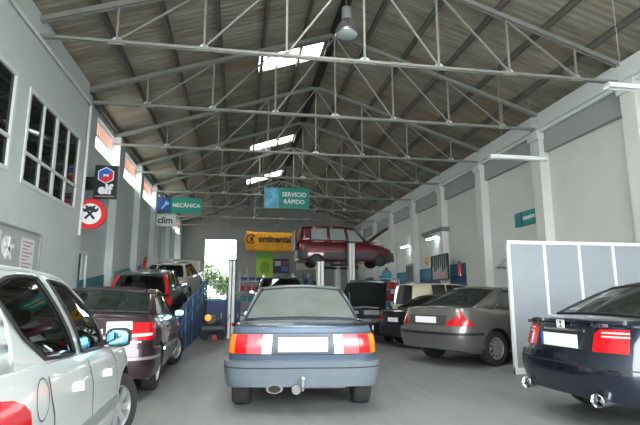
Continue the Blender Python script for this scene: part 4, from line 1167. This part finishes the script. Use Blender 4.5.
# ---------------- grey saloon behind the partition edge
P_MON = paint('warm_grey_paint', srgb(112, 110, 106), .5, .32)
def car_mondeo():
    c = Car('parked_car', (3.56, 9.15, 0), math.radians(-68), 'warm grey saloon with triangular tail lamp partly behind the partition', 'car', P_MON, 4.7, 1.8,
            [(0, 1.0), (.12, 1.05), (.5, 1.07), (1.1, 1.02), (2.6, .98), (3.4, .95), (4.3, .82), (4.7, .64)], [(0, .34), (.5, .24), (4.7, .22)],
            er=.4, ef=.55, n=3.0, rp=((0, .03), (.35, -.03), (.55, .0), (1, .1)), crown=.03)
    c.wheels((.98, 3.72), .32, .2, 10, 'spoke')
    c.body()
    std_sedan(c, .5, .72, .56, 1.4, 1.0, 3.3, [(1.2, 1.39), (1.5, 1.43), (2.3, 1.45), (2.9, 1.41)], [(1.2, .58), (2, .62), (2.9, .58)], rc=.04, rgm=glass('green_rear_glass', (.35, .45, .42), .1, (.15, .2, .19)))
    c.seats((2.3, 1.45), 1.0)
    c.patch('tail_lamp', [(lat(c, .5), .74, .77), (lat(c, .78), .74, 1.0), (c.sy(.1), .74, 1.0), (c.sy(.36), .74, .76)], REDL, both=True, off=.012, ds=.02)
    c.patch('plate_recess', [(-.5, .74, .93), (.5, .74, .93)], mat('recess_mid', (.05, .05, .05), .4), off=.004)
    mb = MB(); p = c.P(0, .84); mb.box(-.27, .27, p.y-.03, p.y-.01, .785, .9); mb.obj('number_plate', PLATE, c.root)
    c.patch('rear_bumper', [(-c.sy(.6), .34, .68), (0, .32, .69), (c.sy(.6), .34, .68)], P_MON, off=.05, depth=.03, rows=8)
    c.patch('bumper_strip', [(-c.sy(.58), .58, .62), (0, .58, .62), (c.sy(.58), .58, .62)], DARK, off=.062, rows=1)
    c.patch('side_sill', [(c.sy(1.4), .24, .34), (c.sy(3.3), .24, .34)], DARK, off=.01, both=True)
    c.door_lines((1.3, 2.35, 3.5), .3, handles=(1.75, 2.8), hz=.88)
    c.mirror(3.1, 1.02)
car_mondeo()

# ---------------- van on the two-post lift
P_MAR = paint('maroon_paint', srgb(88, 14, 26), .3, .3)
CLAD = mat('dark_cladding', (.045, .045, .05), .6)
def car_van():
    c = Car('parked_car', (2.2, 19.25, 2.37), -PI/2, 'maroon van with raised bonnet held high on the lift', 'car', P_MAR, 3.95, 1.7,
            [(0, 1.0), (.3, 1.02), (2.4, 1.0), (2.8, .98), (3.5, .82), (3.95, .62)], [(0, .36), (.4, .28), (3.95, .3)], er=.18, ef=.55, n=3.6,
            rp=((0, 0), (.4, 0), (1, .03)), fp=((0, 0), (1, -.05)), crown=.04, taper=((0, .98), (.2, 1), (.75, 1), (1, .86)))
    c.wheels((.7, 3.25), .27, .18, 6, 'cap', arch=.03, lift=.1, rim=DARK)  # rims coloured dark to paint in the shade around the wheels
    c.body()
    bnd = [(.68, .06, .6, .16, .1, .9), (None, .16, None, .24, .1, .9), (None, .5, None, .5, .15, .85), (None, 1.15, None, 1.12, .15, .85), (None, 1.25, None, 1.22, .15, .85), (None, 1.9, None, 1.8, .15, .85), (None, 2.0, None, 1.9, .1, .85), (None, 2.7, None, 2.15, .1, .85), (.7, 2.85, .6, 2.2, .1, .9)]
    c.greenhouse(bnd, ['b', 'b', 'rear_side_window', 'b', 'middle_side_window', 'b', 'front_side_window', 'b'], [(.1, 1.62), (.5, 1.66), (1.6, 1.67), (2.2, 1.61)], [(.1, .62), (1, .65), (2.2, .62)], rc=.04, bowr=.03, bb=(.03, .2), gm=glass('van_glass', (.6, .68, .66), .5, (.45, .52, .5)))
    c.patch('side_cladding', [(c.sy(.98), .36, .62), (c.sy(2.95), .36, .6)], CLAD, off=.012, both=True)
    c.patch('rear_cladding', [(-c.sy(.36), .38, .72), (0, .38, .72), (c.sy(.36), .38, .72)], CLAD, off=.03)
    c.patch('front_cladding', [(c.sy(3.58), .36, .66), (c.arc[-1], .36, .62)], CLAD, off=.02, both=True)
    c.patch('tail_lamp', [(lat(c, .72), .72, 1.0), (c.sy(.1), .72, 1.0)], REDL, both=True, off=.012, ds=.02)
    c.patch('head_lamp', [(c.arc[-1]-.72, .6, .74), (c.arc[-1]-.35, .56, .68)], CLEARL, both=True, off=.014)
    c.door_lines((1.2, 2.05, 2.95), .36, handles=(1.35, 2.2), hz=.86)
    hood_up(c, 2.85, 3.9, math.radians(38), P_MAR, w=.62)
    c.mirror(2.55, 1.02, m=DARK)
    # top hinged tailgate left slightly open
    mb = MB(); mb.box(-.6, .6, -.1, -.05, .75, 1.5); mb.obj('tailgate', DARK, c.root, bevel=.015)
car_van()

def lift_post(loc, h, label, arms, rz=0, m=WHITE):
    t = empty('lift_post', loc, rz, label, 'car lift post', 'posts of the car lifts')
    mb = MB(); mb.box(-.2, .2, -.2, .2, 0, .02); mb.obj('base_plate', GALV, t)
    mb = MB(); mb.box(-.13, .13, .07, .1, .02, h); mb.box(-.13, -.1, -.1, .1, .02, h); mb.box(.1, .13, -.1, .1, .02, h); mb.box(-.13, -.02, -.1, -.08, .02, h); mb.box(.02, .13, -.1, -.08, .02, h)
    mb.obj('column', m, t, weld=False)
    mb = MB(); mb.box(-.14, .14, -.11, .11, h, h+.05); mb.obj('top_cap', DARK, t)
    mb = MB(); mb.tube([(0, 0, .02), (0, 0, h)], .02, 8); mb.obj('lift_screw', GALV, t)
    RA = mat('lift_red', srgb(170, 30, 35), .45)
    for (dx, dy, z, mm) in arms:
        mb = MB(); mb.bar((0, 0, z), (dx, dy, z), .09, .09); mb.lathe([(.06, z+.04), (.06, z+.1)], c=(dx, dy, 0), n=12); mb.obj('lift_arm', mm or RA, t)
YEL = mat('lift_yellow', srgb(220, 170, 30), .5)
lift_post((-.24, 16.2, 0), 2.45, 'white lift post standing left of the black car on the lift', [(.55, -.5, .42, None), (.6, .6, .42, None)])
lift_post((2.66, 16.1, 0), 2.45, 'white slender lift post standing right of the black car on the lift', [(-.45, -.5, .42, None), (-.5, .6, .42, None)])
lift_post((4.16, 17.95, 0), 3.3, 'white lift post in front of the raised maroon van', [(-.7, .5, 2.5, DARK), (.1, .45, 2.45, YEL)])
lift_post((4.16, 20.6, 0), 3.3, 'white lift post on the far side of the raised maroon van', [(-.7, -.5, 2.5, DARK), (.75, -.5, 2.5, DARK)], rz=0)

def car_lifted():
    c = Car('parked_car', (1.32, 15.3, .5), 0, 'black hatchback raised a little between two white lift posts', 'car', P_BLACK, 3.9, 1.66,
            [(0, .88), (.3, .93), (2.4, .92), (3.2, .84), (3.9, .6)], [(0, .3), (.4, .22), (3.9, .24)], er=.3, ef=.5, n=3)
    c.wheels((.65, 3.1), .28, .18, 6, 'cap')
    c.body()
    bnd = [(.64, .12, .54, .42, .1, .9), (None, .3, None, .62, .1, .9), (None, .7, None, .85, .12, .88), (None, 1.45, None, 1.45, .1, .9), (None, 1.55, None, 1.55, .1, .9), (None, 2.45, None, 2.0, .1, .9), (.66, 2.75, .53, 2.05, .1, .9)]
    c.greenhouse(bnd, ['b', 'b', 'rear_side_window', 'b', 'front_side_window', 'b'], [(.4, 1.36), (.8, 1.40), (1.6, 1.41), (2.2, 1.36)], [(.4, .55), (1, .6), (2.2, .56)], rc=.04, bowr=.04, bb=(.05, .2))
    for x in (-.52, .52):
        mb = MB(); mb.tube([(x, .8, 1.41), (x, .9, 1.47), (x, 1.8, 1.48), (x, 1.9, 1.41)], .018, 6); mb.obj('roof_rail', CHROME, c.root, 50)
    c.patch('tail_lamp', [(lat(c, .6), .66, .9), (c.sy(.2), .66, .9)], REDL, both=True, off=.012, ds=.02)
    c.mirror(2.4, .95); c.plate(z=.7)
car_lifted()

# ---------------- black car with raised bonnet facing the entrance
def car_hood():
    c = Car('parked_car', (3.7, 17.35, 0), PI, 'black car facing the entrance with its bonnet standing open', 'car', P_BLACK, 3.9, 1.66,
            [(0, .86), (.4, .93), (2.4, .9), (2.9, .87), (3.6, .74), (3.9, .6)], [(0, .3), (.4, .2), (3.9, .22)], er=.35, ef=.4, n=3)
    c.wheels((.65, 3.1), .29, .18, 6, 'cap')
    c.body()
    std_sedan(c, .35, .66, .52, .8, .7, 2.85, [(.7, 1.32), (1.2, 1.36), (2.2, 1.36), (2.5, 1.33)], [(.8, .54), (2, .57), (2.6, .54)], rc=.035)
    hood_up(c, 2.9, 3.85, math.radians(62), P_BLACK, w=.66)
    q1 = c.arc[-1]
    c.patch('head_lamp', [(q1-.85, .58, .7), (q1-.42, .56, .69)], CLEARL, both=True, off=.014)
    c.patch('front_bumper', [(q1-1.0, .3, .52), (q1-.02, .3, .52)], P_BLACK, off=.04, both=True)
    c.patch('grille', [(q1-.38, .58, .68), (q1-.02, .58, .68)], mat('grille_grey', (.12, .12, .12), .4, .4), off=.012, both=True)
    c.plate(z=.44, front=True, w=.5)
    c.patch('fog_lamp', [(q1-.75, .36, .44), (q1-.6, .36, .44)], ORANGEL, both=True, off=.045)
    c.mirror(2.65, .93)
car_hood()

# ---------------- black saloon beyond the warm grey one, only its tail showing
def car_tail():
    c = Car('parked_car', (3.95, 12.35, 0), math.radians(-72), 'black saloon with only its tail showing beyond the warm grey saloon', 'car', P_BLACK, 4.2, 1.68,
            [(0, .9), (.1, .94), (.6, .95), (2.4, .92), (3.4, .88), (4.2, .62)], [(0, .32), (.4, .22), (4.2, .22)], er=.33, ef=.5, n=3.2)
    c.wheels((.85, 3.3), .29, .18, 6, 'cap')
    c.body()
    std_sedan(c, .55, .66, .52, 1.25, .95, 3.0, [(1.1, 1.27), (1.5, 1.30), (2.2, 1.32), (2.6, 1.3)], [(1.1, .54), (2, .57), (2.6, .54)], rc=.035)
    c.patch('tail_lamp', [(lat(c, .5), .68, .82), (c.sy(.2), .68, .82)], REDL, both=True, off=.012, ds=.02)
    c.patch('rear_bumper', [(-c.sy(.5), .32, .56), (0, .32, .56), (c.sy(.5), .32, .56)], DARK, off=.05)
    c.plate(z=.7, w=.42)
car_tail()

# ---------------- cream boxy car nosed in to the right wall
def car_cream():
    c = Car('parked_car', (5.15, 15.35, 0), math.radians(-84), 'boxy cream estate car with dark side windows by the right wall', 'car', paint('cream_paint', srgb(205, 198, 170), .1, .4), 3.3, 1.7,
            [(0, 1.0), (.3, 1.02), (2.0, 1.0), (2.7, .92), (3.3, .7)], [(0, .36), (.4, .26), (3.3, .26)], er=.18, ef=.45, n=4)
    c.wheels((.7, 2.6), .31, .19, 6, 'cap')
    c.body()
    DK = glass('smoked_glass', (.1, .12, .13), .0)
    bnd = [(.68, .06, .6, .16, .1, .9), (None, .16, None, .24, .1, .9), (None, .85, None, .8, .05, .95), (None, 1.3, None, 1.25, .05, .95), (None, 1.36, None, 1.3, .05, .95), (None, 2.35, None, 2.0, .05, .95), (.7, 2.5, .6, 2.1, .1, .9)]
    c.greenhouse(bnd, ['b', 'b', 'rear_side_window', 'b', 'front_side_window', 'b'], [(.1, 1.66), (.5, 1.7), (1.7, 1.69), (2.2, 1.6)], [(.1, .62), (1, .65), (2.2, .6)], rc=.035, bowr=.03, bb=(.03, .18), gm=DK, roof_m=P_BLACK)
    c.patch('tail_lamp', [(lat(c, .72), .75, .98), (c.sy(.1), .75, .98)], REDL, both=True, off=.012, ds=.02)
    c.patch('rear_bumper', [(-c.sy(.4), .34, .56), (0, .34, .56), (c.sy(.4), .34, .56)], DARK, off=.05)
    c.plate(z=.7)
car_cream()

# ---------------- car outside the rear opening
def car_out():
    c = Car('parked_car', (-1.7, 38.2, -.02), math.radians(20), 'dark car parked outside beyond the rear opening', 'car', P_BLACK, 3.9, 1.66,
            [(0, .86), (.4, .93), (2.4, .9), (2.9, .87), (3.6, .74), (3.9, .6)], [(0, .3), (.4, .2), (3.9, .22)], er=.35, ef=.4, n=3)
    c.wheels((.65, 3.1), .29, .18, 6, 'cap')
    c.body()
    std_sedan(c, .35, .66, .52, .8, .7, 2.85, [(.7, 1.32), (1.2, 1.36), (2.2, 1.36), (2.5, 1.33)], [(.8, .54), (2, .57), (2.6, .54)], rc=.035)
car_out()

# ================================================================== WORKSHOP EQUIPMENT
BLUE2 = mat('bench_blue', srgb(48, 74, 128), .5, noise=.1); TEAL2 = mat('equip_teal', srgb(70, 150, 165), .5); REDP = mat('equip_red', srgb(165, 30, 40), .45)
# low blue barrier cabinets before the rear opening
t = empty('workbench', (-.38, 19.3, 0), 0, 'long blue workbench with teal worktop below the rear opening', 'workbench')
mb = MB(); mb.box(-.8, .45, -.3, .3, 0, 1.14); mb.obj('carcass', BLUE2, t)
mb = MB(); mb.box(-.85, .5, -.35, .35, 1.14, 1.22); mb.obj('worktop', TEAL2, t)
for i in range(2):
    x = -.77+i*.61; mb = MB(); mb.box(x, x+.58, -.325, -.3, .08, 1.0); d = mb.obj('door', mat('door_blue', srgb(40, 66, 118), .45), t)
    mb = MB(); mb.box(x+.5, x+.53, -.345, -.325, .5, .7); mb.obj('handle', GALV, d)
t = empty('guard_rail', (-1.4, 24.5, 0), 0, 'white double guard rail in front of the rear opening', 'guard rail')
for x in (-.9, 0, 1.2): mb = MB(); mb.tube([(x, 0, 0), (x, 0, 1.95)], .03, 8); mb.obj('post', WHITE, t, 50)
for z in (1.5, 1.92): mb = MB(); mb.tube([(-1.0, 0, z), (1.3, 0, z)], .035, 8); mb.obj('rail', WHITE, t, 50)
# compressor with orange lamp
t = empty('air_compressor', (-.75, 15.6, 0), 0, 'dark wheeled air compressor with a lit orange lamp by the ramp', 'compressor')
mb = MB(); mb.tube([(-.35, 0, .32), (-.33, 0, .32), (.33, 0, .32), (.35, 0, .32)], .17, 20); mb.obj('tank', mat('tank_dark', (.03, .035, .05), .4), t, 40)
mb = MB(); mb.box(-.2, .05, -.12, .12, .48, .72); mb.lathe([(.1, .05), (.1, .2)], c=(0, 0, .6), axis='x', n=16); mb.obj('motor', mat('motor_dark', (.05, .05, .06), .5), t, 40)
for sx in (-.25, .25):
    mb = MB(); mb.lathe([(.001, -.03), (.13, -.03), (.13, .03), (.001, .03)], c=(sx, -.16, .13), axis='y', n=20); mb.obj('wheel', RUBBER, t, 40)
mb = MB(); mb.tube([(.3, 0, .3), (.5, 0, .75)], .015, 6); mb.tube([(.5, -.18, .75), (.5, .18, .75)], .015, 6); mb.obj('handle', REDP, t, 50)
mb = MB(); mb.box(.0, .3, -.15, .12, 0, .16); mb.obj('red_base', REDP, t)
AMB = mat('amber_glow', (1, .32, .05), .4, emit=1.2)
mb = MB(); mb.ellipsoid((-.16, -.16, .66), (.1, .05, .1)); mb.tube([(-.16, -.1, .55), (-.16, -.14, .64)], .02, 6, mi=0); mb.obj('orange_lamp', AMB, t, 50)

def rack(name, loc, w, h, d, shelves, label, bins, cat='shelf rack', rz=0, frame=None):
    t = empty(name, loc, rz, label, cat)
    for x in (-w/2, w/2-.04):
        for y in (-d/2, d/2-.04): mb = MB(); mb.box(x, x+.04, y, y+.04, 0, h); mb.obj('upright', frame or GALV, t)
    for z in shelves: mb = MB(); mb.box(-w/2, w/2, -d/2, d/2, z, z+.03); mb.obj('shelf', frame or GALV, t)
    return t
def bins(loc, w, n, z, cols, group, wh=.24, what='parts bin', d=.3):
    for i in range(n):
        x = loc[0]-w/2+w*(i+.5)/n; bw = w/n*.42
        cn, cm = cols[i % len(cols)]
        mb = MB(); mb.box(-bw, bw, -d/2, -d/2+.015, 0, wh*.7); mb.box(-bw, bw, d/2-.015, d/2, 0, wh); mb.box(-bw, -bw+.015, -d/2, d/2, 0, wh*.85); mb.box(bw-.015, bw, -d/2, d/2, 0, wh*.85); mb.box(-bw, bw, -d/2, d/2, 0, .02)
        o = mb.obj('storage_bin', cm, weld=False); o.location = (x, loc[1], z)
        tag(o, '%s bin, %s from left on the %s' % (cn, ordn[i], group[1]), 'bin', group[0])
CB = [('red', REDP)]; CT = [('teal', TEAL2)]; CBL = [('blue', BLUE2)]
rack('shelf_rack', (.75, 30.2, 0), 1.5, 2.75, .5, (.3, 1.0, 1.6, 2.25), 'grey steel rack of red and teal bins left of the lifted black car', None)
bins((.75, 30.2), 1.4, 4, 1.63, CB, ('red bins on the back rack', 'third shelf of the back rack'), .36)
bins((.75, 30.2), 1.4, 3, 1.03, CT, ('teal bins on the back rack', 'second shelf of the back rack'), .34)
bins((.75, 30.2), 1.4, 3, 2.28, CBL, ('blue bins on the back rack', 'top shelf of the back rack'), .22)
mb = MB(); mb.lathe([(.22, 0), (.06, .25), (.03, .3), (.03, .6), (.001, .62)], n=16); o = mb.obj('oil_funnel', mat('funnel_grey', (.5, .52, .52), .4), None, 40); o.location = (.45, 30.2, 2.52); o.location.z = 2.515
tag(o, 'pale upturned funnel on top of the rack by the rear opening', 'funnel')
rack('shelf_rack', (6.3, 20.3, 0), .9, 2.1, .5, (.5, 1.1, 1.6, 2.05), 'narrow rack of red and blue bins by the right wall', None)
bins((6.3, 20.3), .84, 3, 1.63, CB, ('red bins on the right hand rack', 'third shelf of the narrow rack'), .3)
bins((6.3, 20.3), .84, 3, 1.13, CB, ('red bins lower on the right hand rack', 'second shelf of the narrow rack'), .3)
bins((6.3, 20.3), .84, 2, .53, CT, ('teal bins on the right hand rack', 'lowest shelf of the narrow rack'), .4)
t = empty('oil_can', (6.25, 20.3, 2.08), 0, 'turquoise can with orange cap on top of the narrow rack', 'canister')
mb = MB(); mb.lathe([(.2, 0), (.21, .02), (.21, .28), (.08, .36)], n=20); mb.obj('can_body', TEAL2, t, 40)
mb = MB(); mb.lathe([(.07, .36), (.07, .46), (.001, .47)], n=14); mb.obj('cap', mat('cap_orange', srgb(190, 120, 70), .5), t, 40)
# posters and cabinets on the back wall
t = empty('poster', (1.75, YB-.012, 2.7), 0, 'tall lime green poster on the back wall under the orange banner', 'poster')
mb = MB(); mb.box(-.6, .6, -.015, .005, 0, 1.35); mb.obj('sheet', mat('poster_lime', srgb(170, 205, 70), .5), t)
mb = MB(); mb.box(-.5, .6, -.016, .004, 1.35, 1.85); mb.obj('header', mat('poster_green', srgb(110, 190, 80), .5), t)
mb = MB(); mb.ellipsoid((0, -.02, .7), (.35, .01, .45)); mb.obj('leaf_shape', mat('poster_leaf', srgb(120, 170, 40), .5), t, 40)
t = empty('wall_cabinet', (2.9, YB-.28, 3.0), 0, 'dark wall cabinet with small bright screens beside the lime poster', 'cabinet')
mb = MB(); mb.box(-.55, .55, -.0, .28, 0, 1.0); mb.obj('case', mat('case_dark', (.03, .035, .06), .5), t)
mb = MB(); mb.box(-.45, -.02, -.015, 0, .5, .85); mb.obj('pale_screen', mat('screen_pale', (.4, .45, .5), .3), t)
mb = MB(); mb.box(.02, .5, -.015, 0, .12, .48); mb.obj('blue_screen', mat('screen_blue', srgb(60, 110, 190), .3), t)
mb = MB(); mb.box(.1, .5, -.015, 0, .55, .85); mb.obj('red_screen', mat('screen_red', srgb(140, 60, 70), .3), t)
t = empty('wall_panel', (4.75, YB-.02, 3.25), 0, 'pale rectangular panel on the back wall beneath the maroon van', 'wall panel')
mb = MB(); mb.box(-.75, .75, -.02, .005, 0, .65); mb.obj('board', mat('board_cream', srgb(205, 203, 190), .6), t)
rack('shelf_rack', (4.2, 33.5, 0), 3.2, 3.0, .5, (.6, 1.3, 2.0, 2.6), 'wide teal rack of glass jars and boxes along the back wall', None, frame=mat('rack_teal', srgb(70, 125, 130), .5))
for i in range(9):
    cm = [TEAL2, BLUE2, mat('box_grey', srgb(150, 155, 150), .6), DARK][i % 4]; cn = ['teal', 'blue', 'grey', 'black'][i % 4]
    hh = .3+.1*(i % 3); mb = MB(); mb.box(-.13, .13, -.15, .15, 0, hh); o = mb.obj('carton', cm, bevel=.01); o.location = (2.85+i*.33, 33.5, 2.03)
    tag(o, '%s carton, %s from the left on the middle shelf of the back rack' % (cn, ordn[i]), 'box', 'cartons on the back rack')
for i in range(8):
    cm = [mat('box_grey', (.3,)*3), TEAL2, WHITE][i % 3]; cn = ['grey', 'teal', 'white'][i % 3]
    mb = MB(); mb.lathe([(.1, 0), (.1, .2), (.04, .26), (.04, .3), (.001, .3)], n=14); o = mb.obj('bottle', cm, smooth=40); o.location = (2.9+i*.36, 33.5, 2.63)
    tag(o, '%s bottle, %s from the left on the top shelf of the back rack' % (cn, ordn[i]), 'bottle', 'bottles on the back rack')

# right wall: painted dado, tool board, smiley, extinguisher
mb = MB(); mb.box(XR-.02, XR, 17.6, 33, 0, 2.15); struct(mb.obj('trim_%d' % k, mat('dado_blue', srgb(30, 78, 125), .6))); k += 1
mb = MB(); mb.box(XR-.02, XR, 17.6, 33, 2.15, 2.6); struct(mb.obj('trim_%d' % k, mat('dado_teal', srgb(45, 115, 140), .6))); k += 1
t = empty('tool_board', (XR-.345, 19.2, 2.0), -PI/2, 'black framed tool board with hanging spanners on the right wall', 'tool board')
mb = MB(); mb.box(-.85, .85, -.04, 0, 0, 1.0); mb.obj('board', mat('board_pale', srgb(150, 155, 160), .5), t)
mb = MB()
for a, b in (((-.85, 0), (.85, 0)), ((.85, 0), (.85, 1)), ((.85, 1), (-.85, 1)), ((-.85, 1), (-.85, 0))): mb.bar((a[0], -.045, a[1]), (b[0], -.045, b[1]), .05, .06)
mb.obj('frame', DARK, t)
for i in range(8):
    mb = MB(); x = -.7+i*.2; l = .35+.08*((i*3) % 4); mb.bar((x, -.05, .92), (x, -.05, .92-l), .06, .02); mb.ellipsoid((x, -.05, .9), (.06, .015, .06)); mb.obj('spanner', DARK, t)
mb = MB(); mb.box(-.2, .55, -.055, -.04, .06, .3); mb.obj('pink_label', mat('label_pink', srgb(190, 140, 140), .5), t)
t = empty('tool_board', (XR-.345, 22.9, 1.95), -PI/2, 'narrow black tool board farther along the right wall', 'tool board')
mb = MB(); mb.box(-.5, .5, -.04, 0, 0, .95); mb.obj('board', mat('board_pale', (.3,)*3), t)
for i in range(4): mb = MB(); mb.box(-.42+i*.24, -.3+i*.24, -.06, -.04, .08, .85); mb.obj('hanging_tool', DARK, t)
t = empty('wall_plaque', (XR-.02, 21.5, 2.95), -PI/2, 'round yellow smiling plaque on the right wall', 'plaque')
mb = MB(); mb.lathe([(.001, -.03), (.2, -.03), (.22, -.01), (.22, 0), (.001, 0)], axis='y', n=28); mb.obj('disc', mat('plaque_yellow', srgb(225, 180, 60), .5), t, 40)
mb = MB()
for sx in (-.07, .07): mb.ellipsoid((sx, -.032, .06), (.025, .008, .035))
mb.tube([(.11*math.cos(a), -.032, .11*math.sin(a)) for a in [math.radians(200+i*14) for i in range(11)]], .012, 6); mb.obj('face_marks', DARK, t, 50)
def extinguisher(loc, rz, label):
    t = empty('fire_extinguisher', loc, rz, label, 'fire extinguisher')
    mb = MB(); mb.lathe([(.06, 0), (.085, .02), (.085, .4), (.06, .47), (.03, .5)], n=18); mb.obj('cylinder_body', mat('extinguisher_red', srgb(200, 45, 25), .35, coat=1), t, 40)
    mb = MB(); mb.lathe([(.03, .5), (.03, .54)], n=12); mb.box(-.015, .015, -.1, .05, .54, .57); mb.obj('valve', DARK, t)
    mb = MB(); mb.tube([(0, -.04, .53), (.08, -.06, .5), (.11, -.03, .35), (.1, 0, .15)], .012, 6); mb.obj('hose', DARK, t, 50)
    mb = MB(); mb.box(-.04, .04, .08, .13, .2, .3); mb.obj('wall_bracket', GALV, t)
extinguisher((XR-.13, 17.85, 2.08), -PI/2, 'red fire extinguisher hanging on the right wall past the tool board')
extinguisher((XL+.15, 21.2, 2.35), PI/2, 'red fire extinguisher hanging on the left wall above the ramp')
# triangular shelf bracket on the right wall
t = empty('wall_bracket', (XR, 14.6, 2.2), 0, 'triangular steel bracket on the right wall just left of the partition', 'bracket')
mb = MB(); mb.bar((0, 0, .35), (-.02, 0, -.1), .04, .04); mb.bar((0, 0, 0), (-.4, 0, 0), .04, .04); mb.bar((-.38, 0, 0), (0, 0, .35), .04, .04); mb.obj('bracket_frame', GALV, t)
mb = MB(); mb.box(-.4, 0, -.15, .15, .02, .05); mb.obj('shelf_board', mat('shelf_grey', (.2, .22, .22), .6), t)
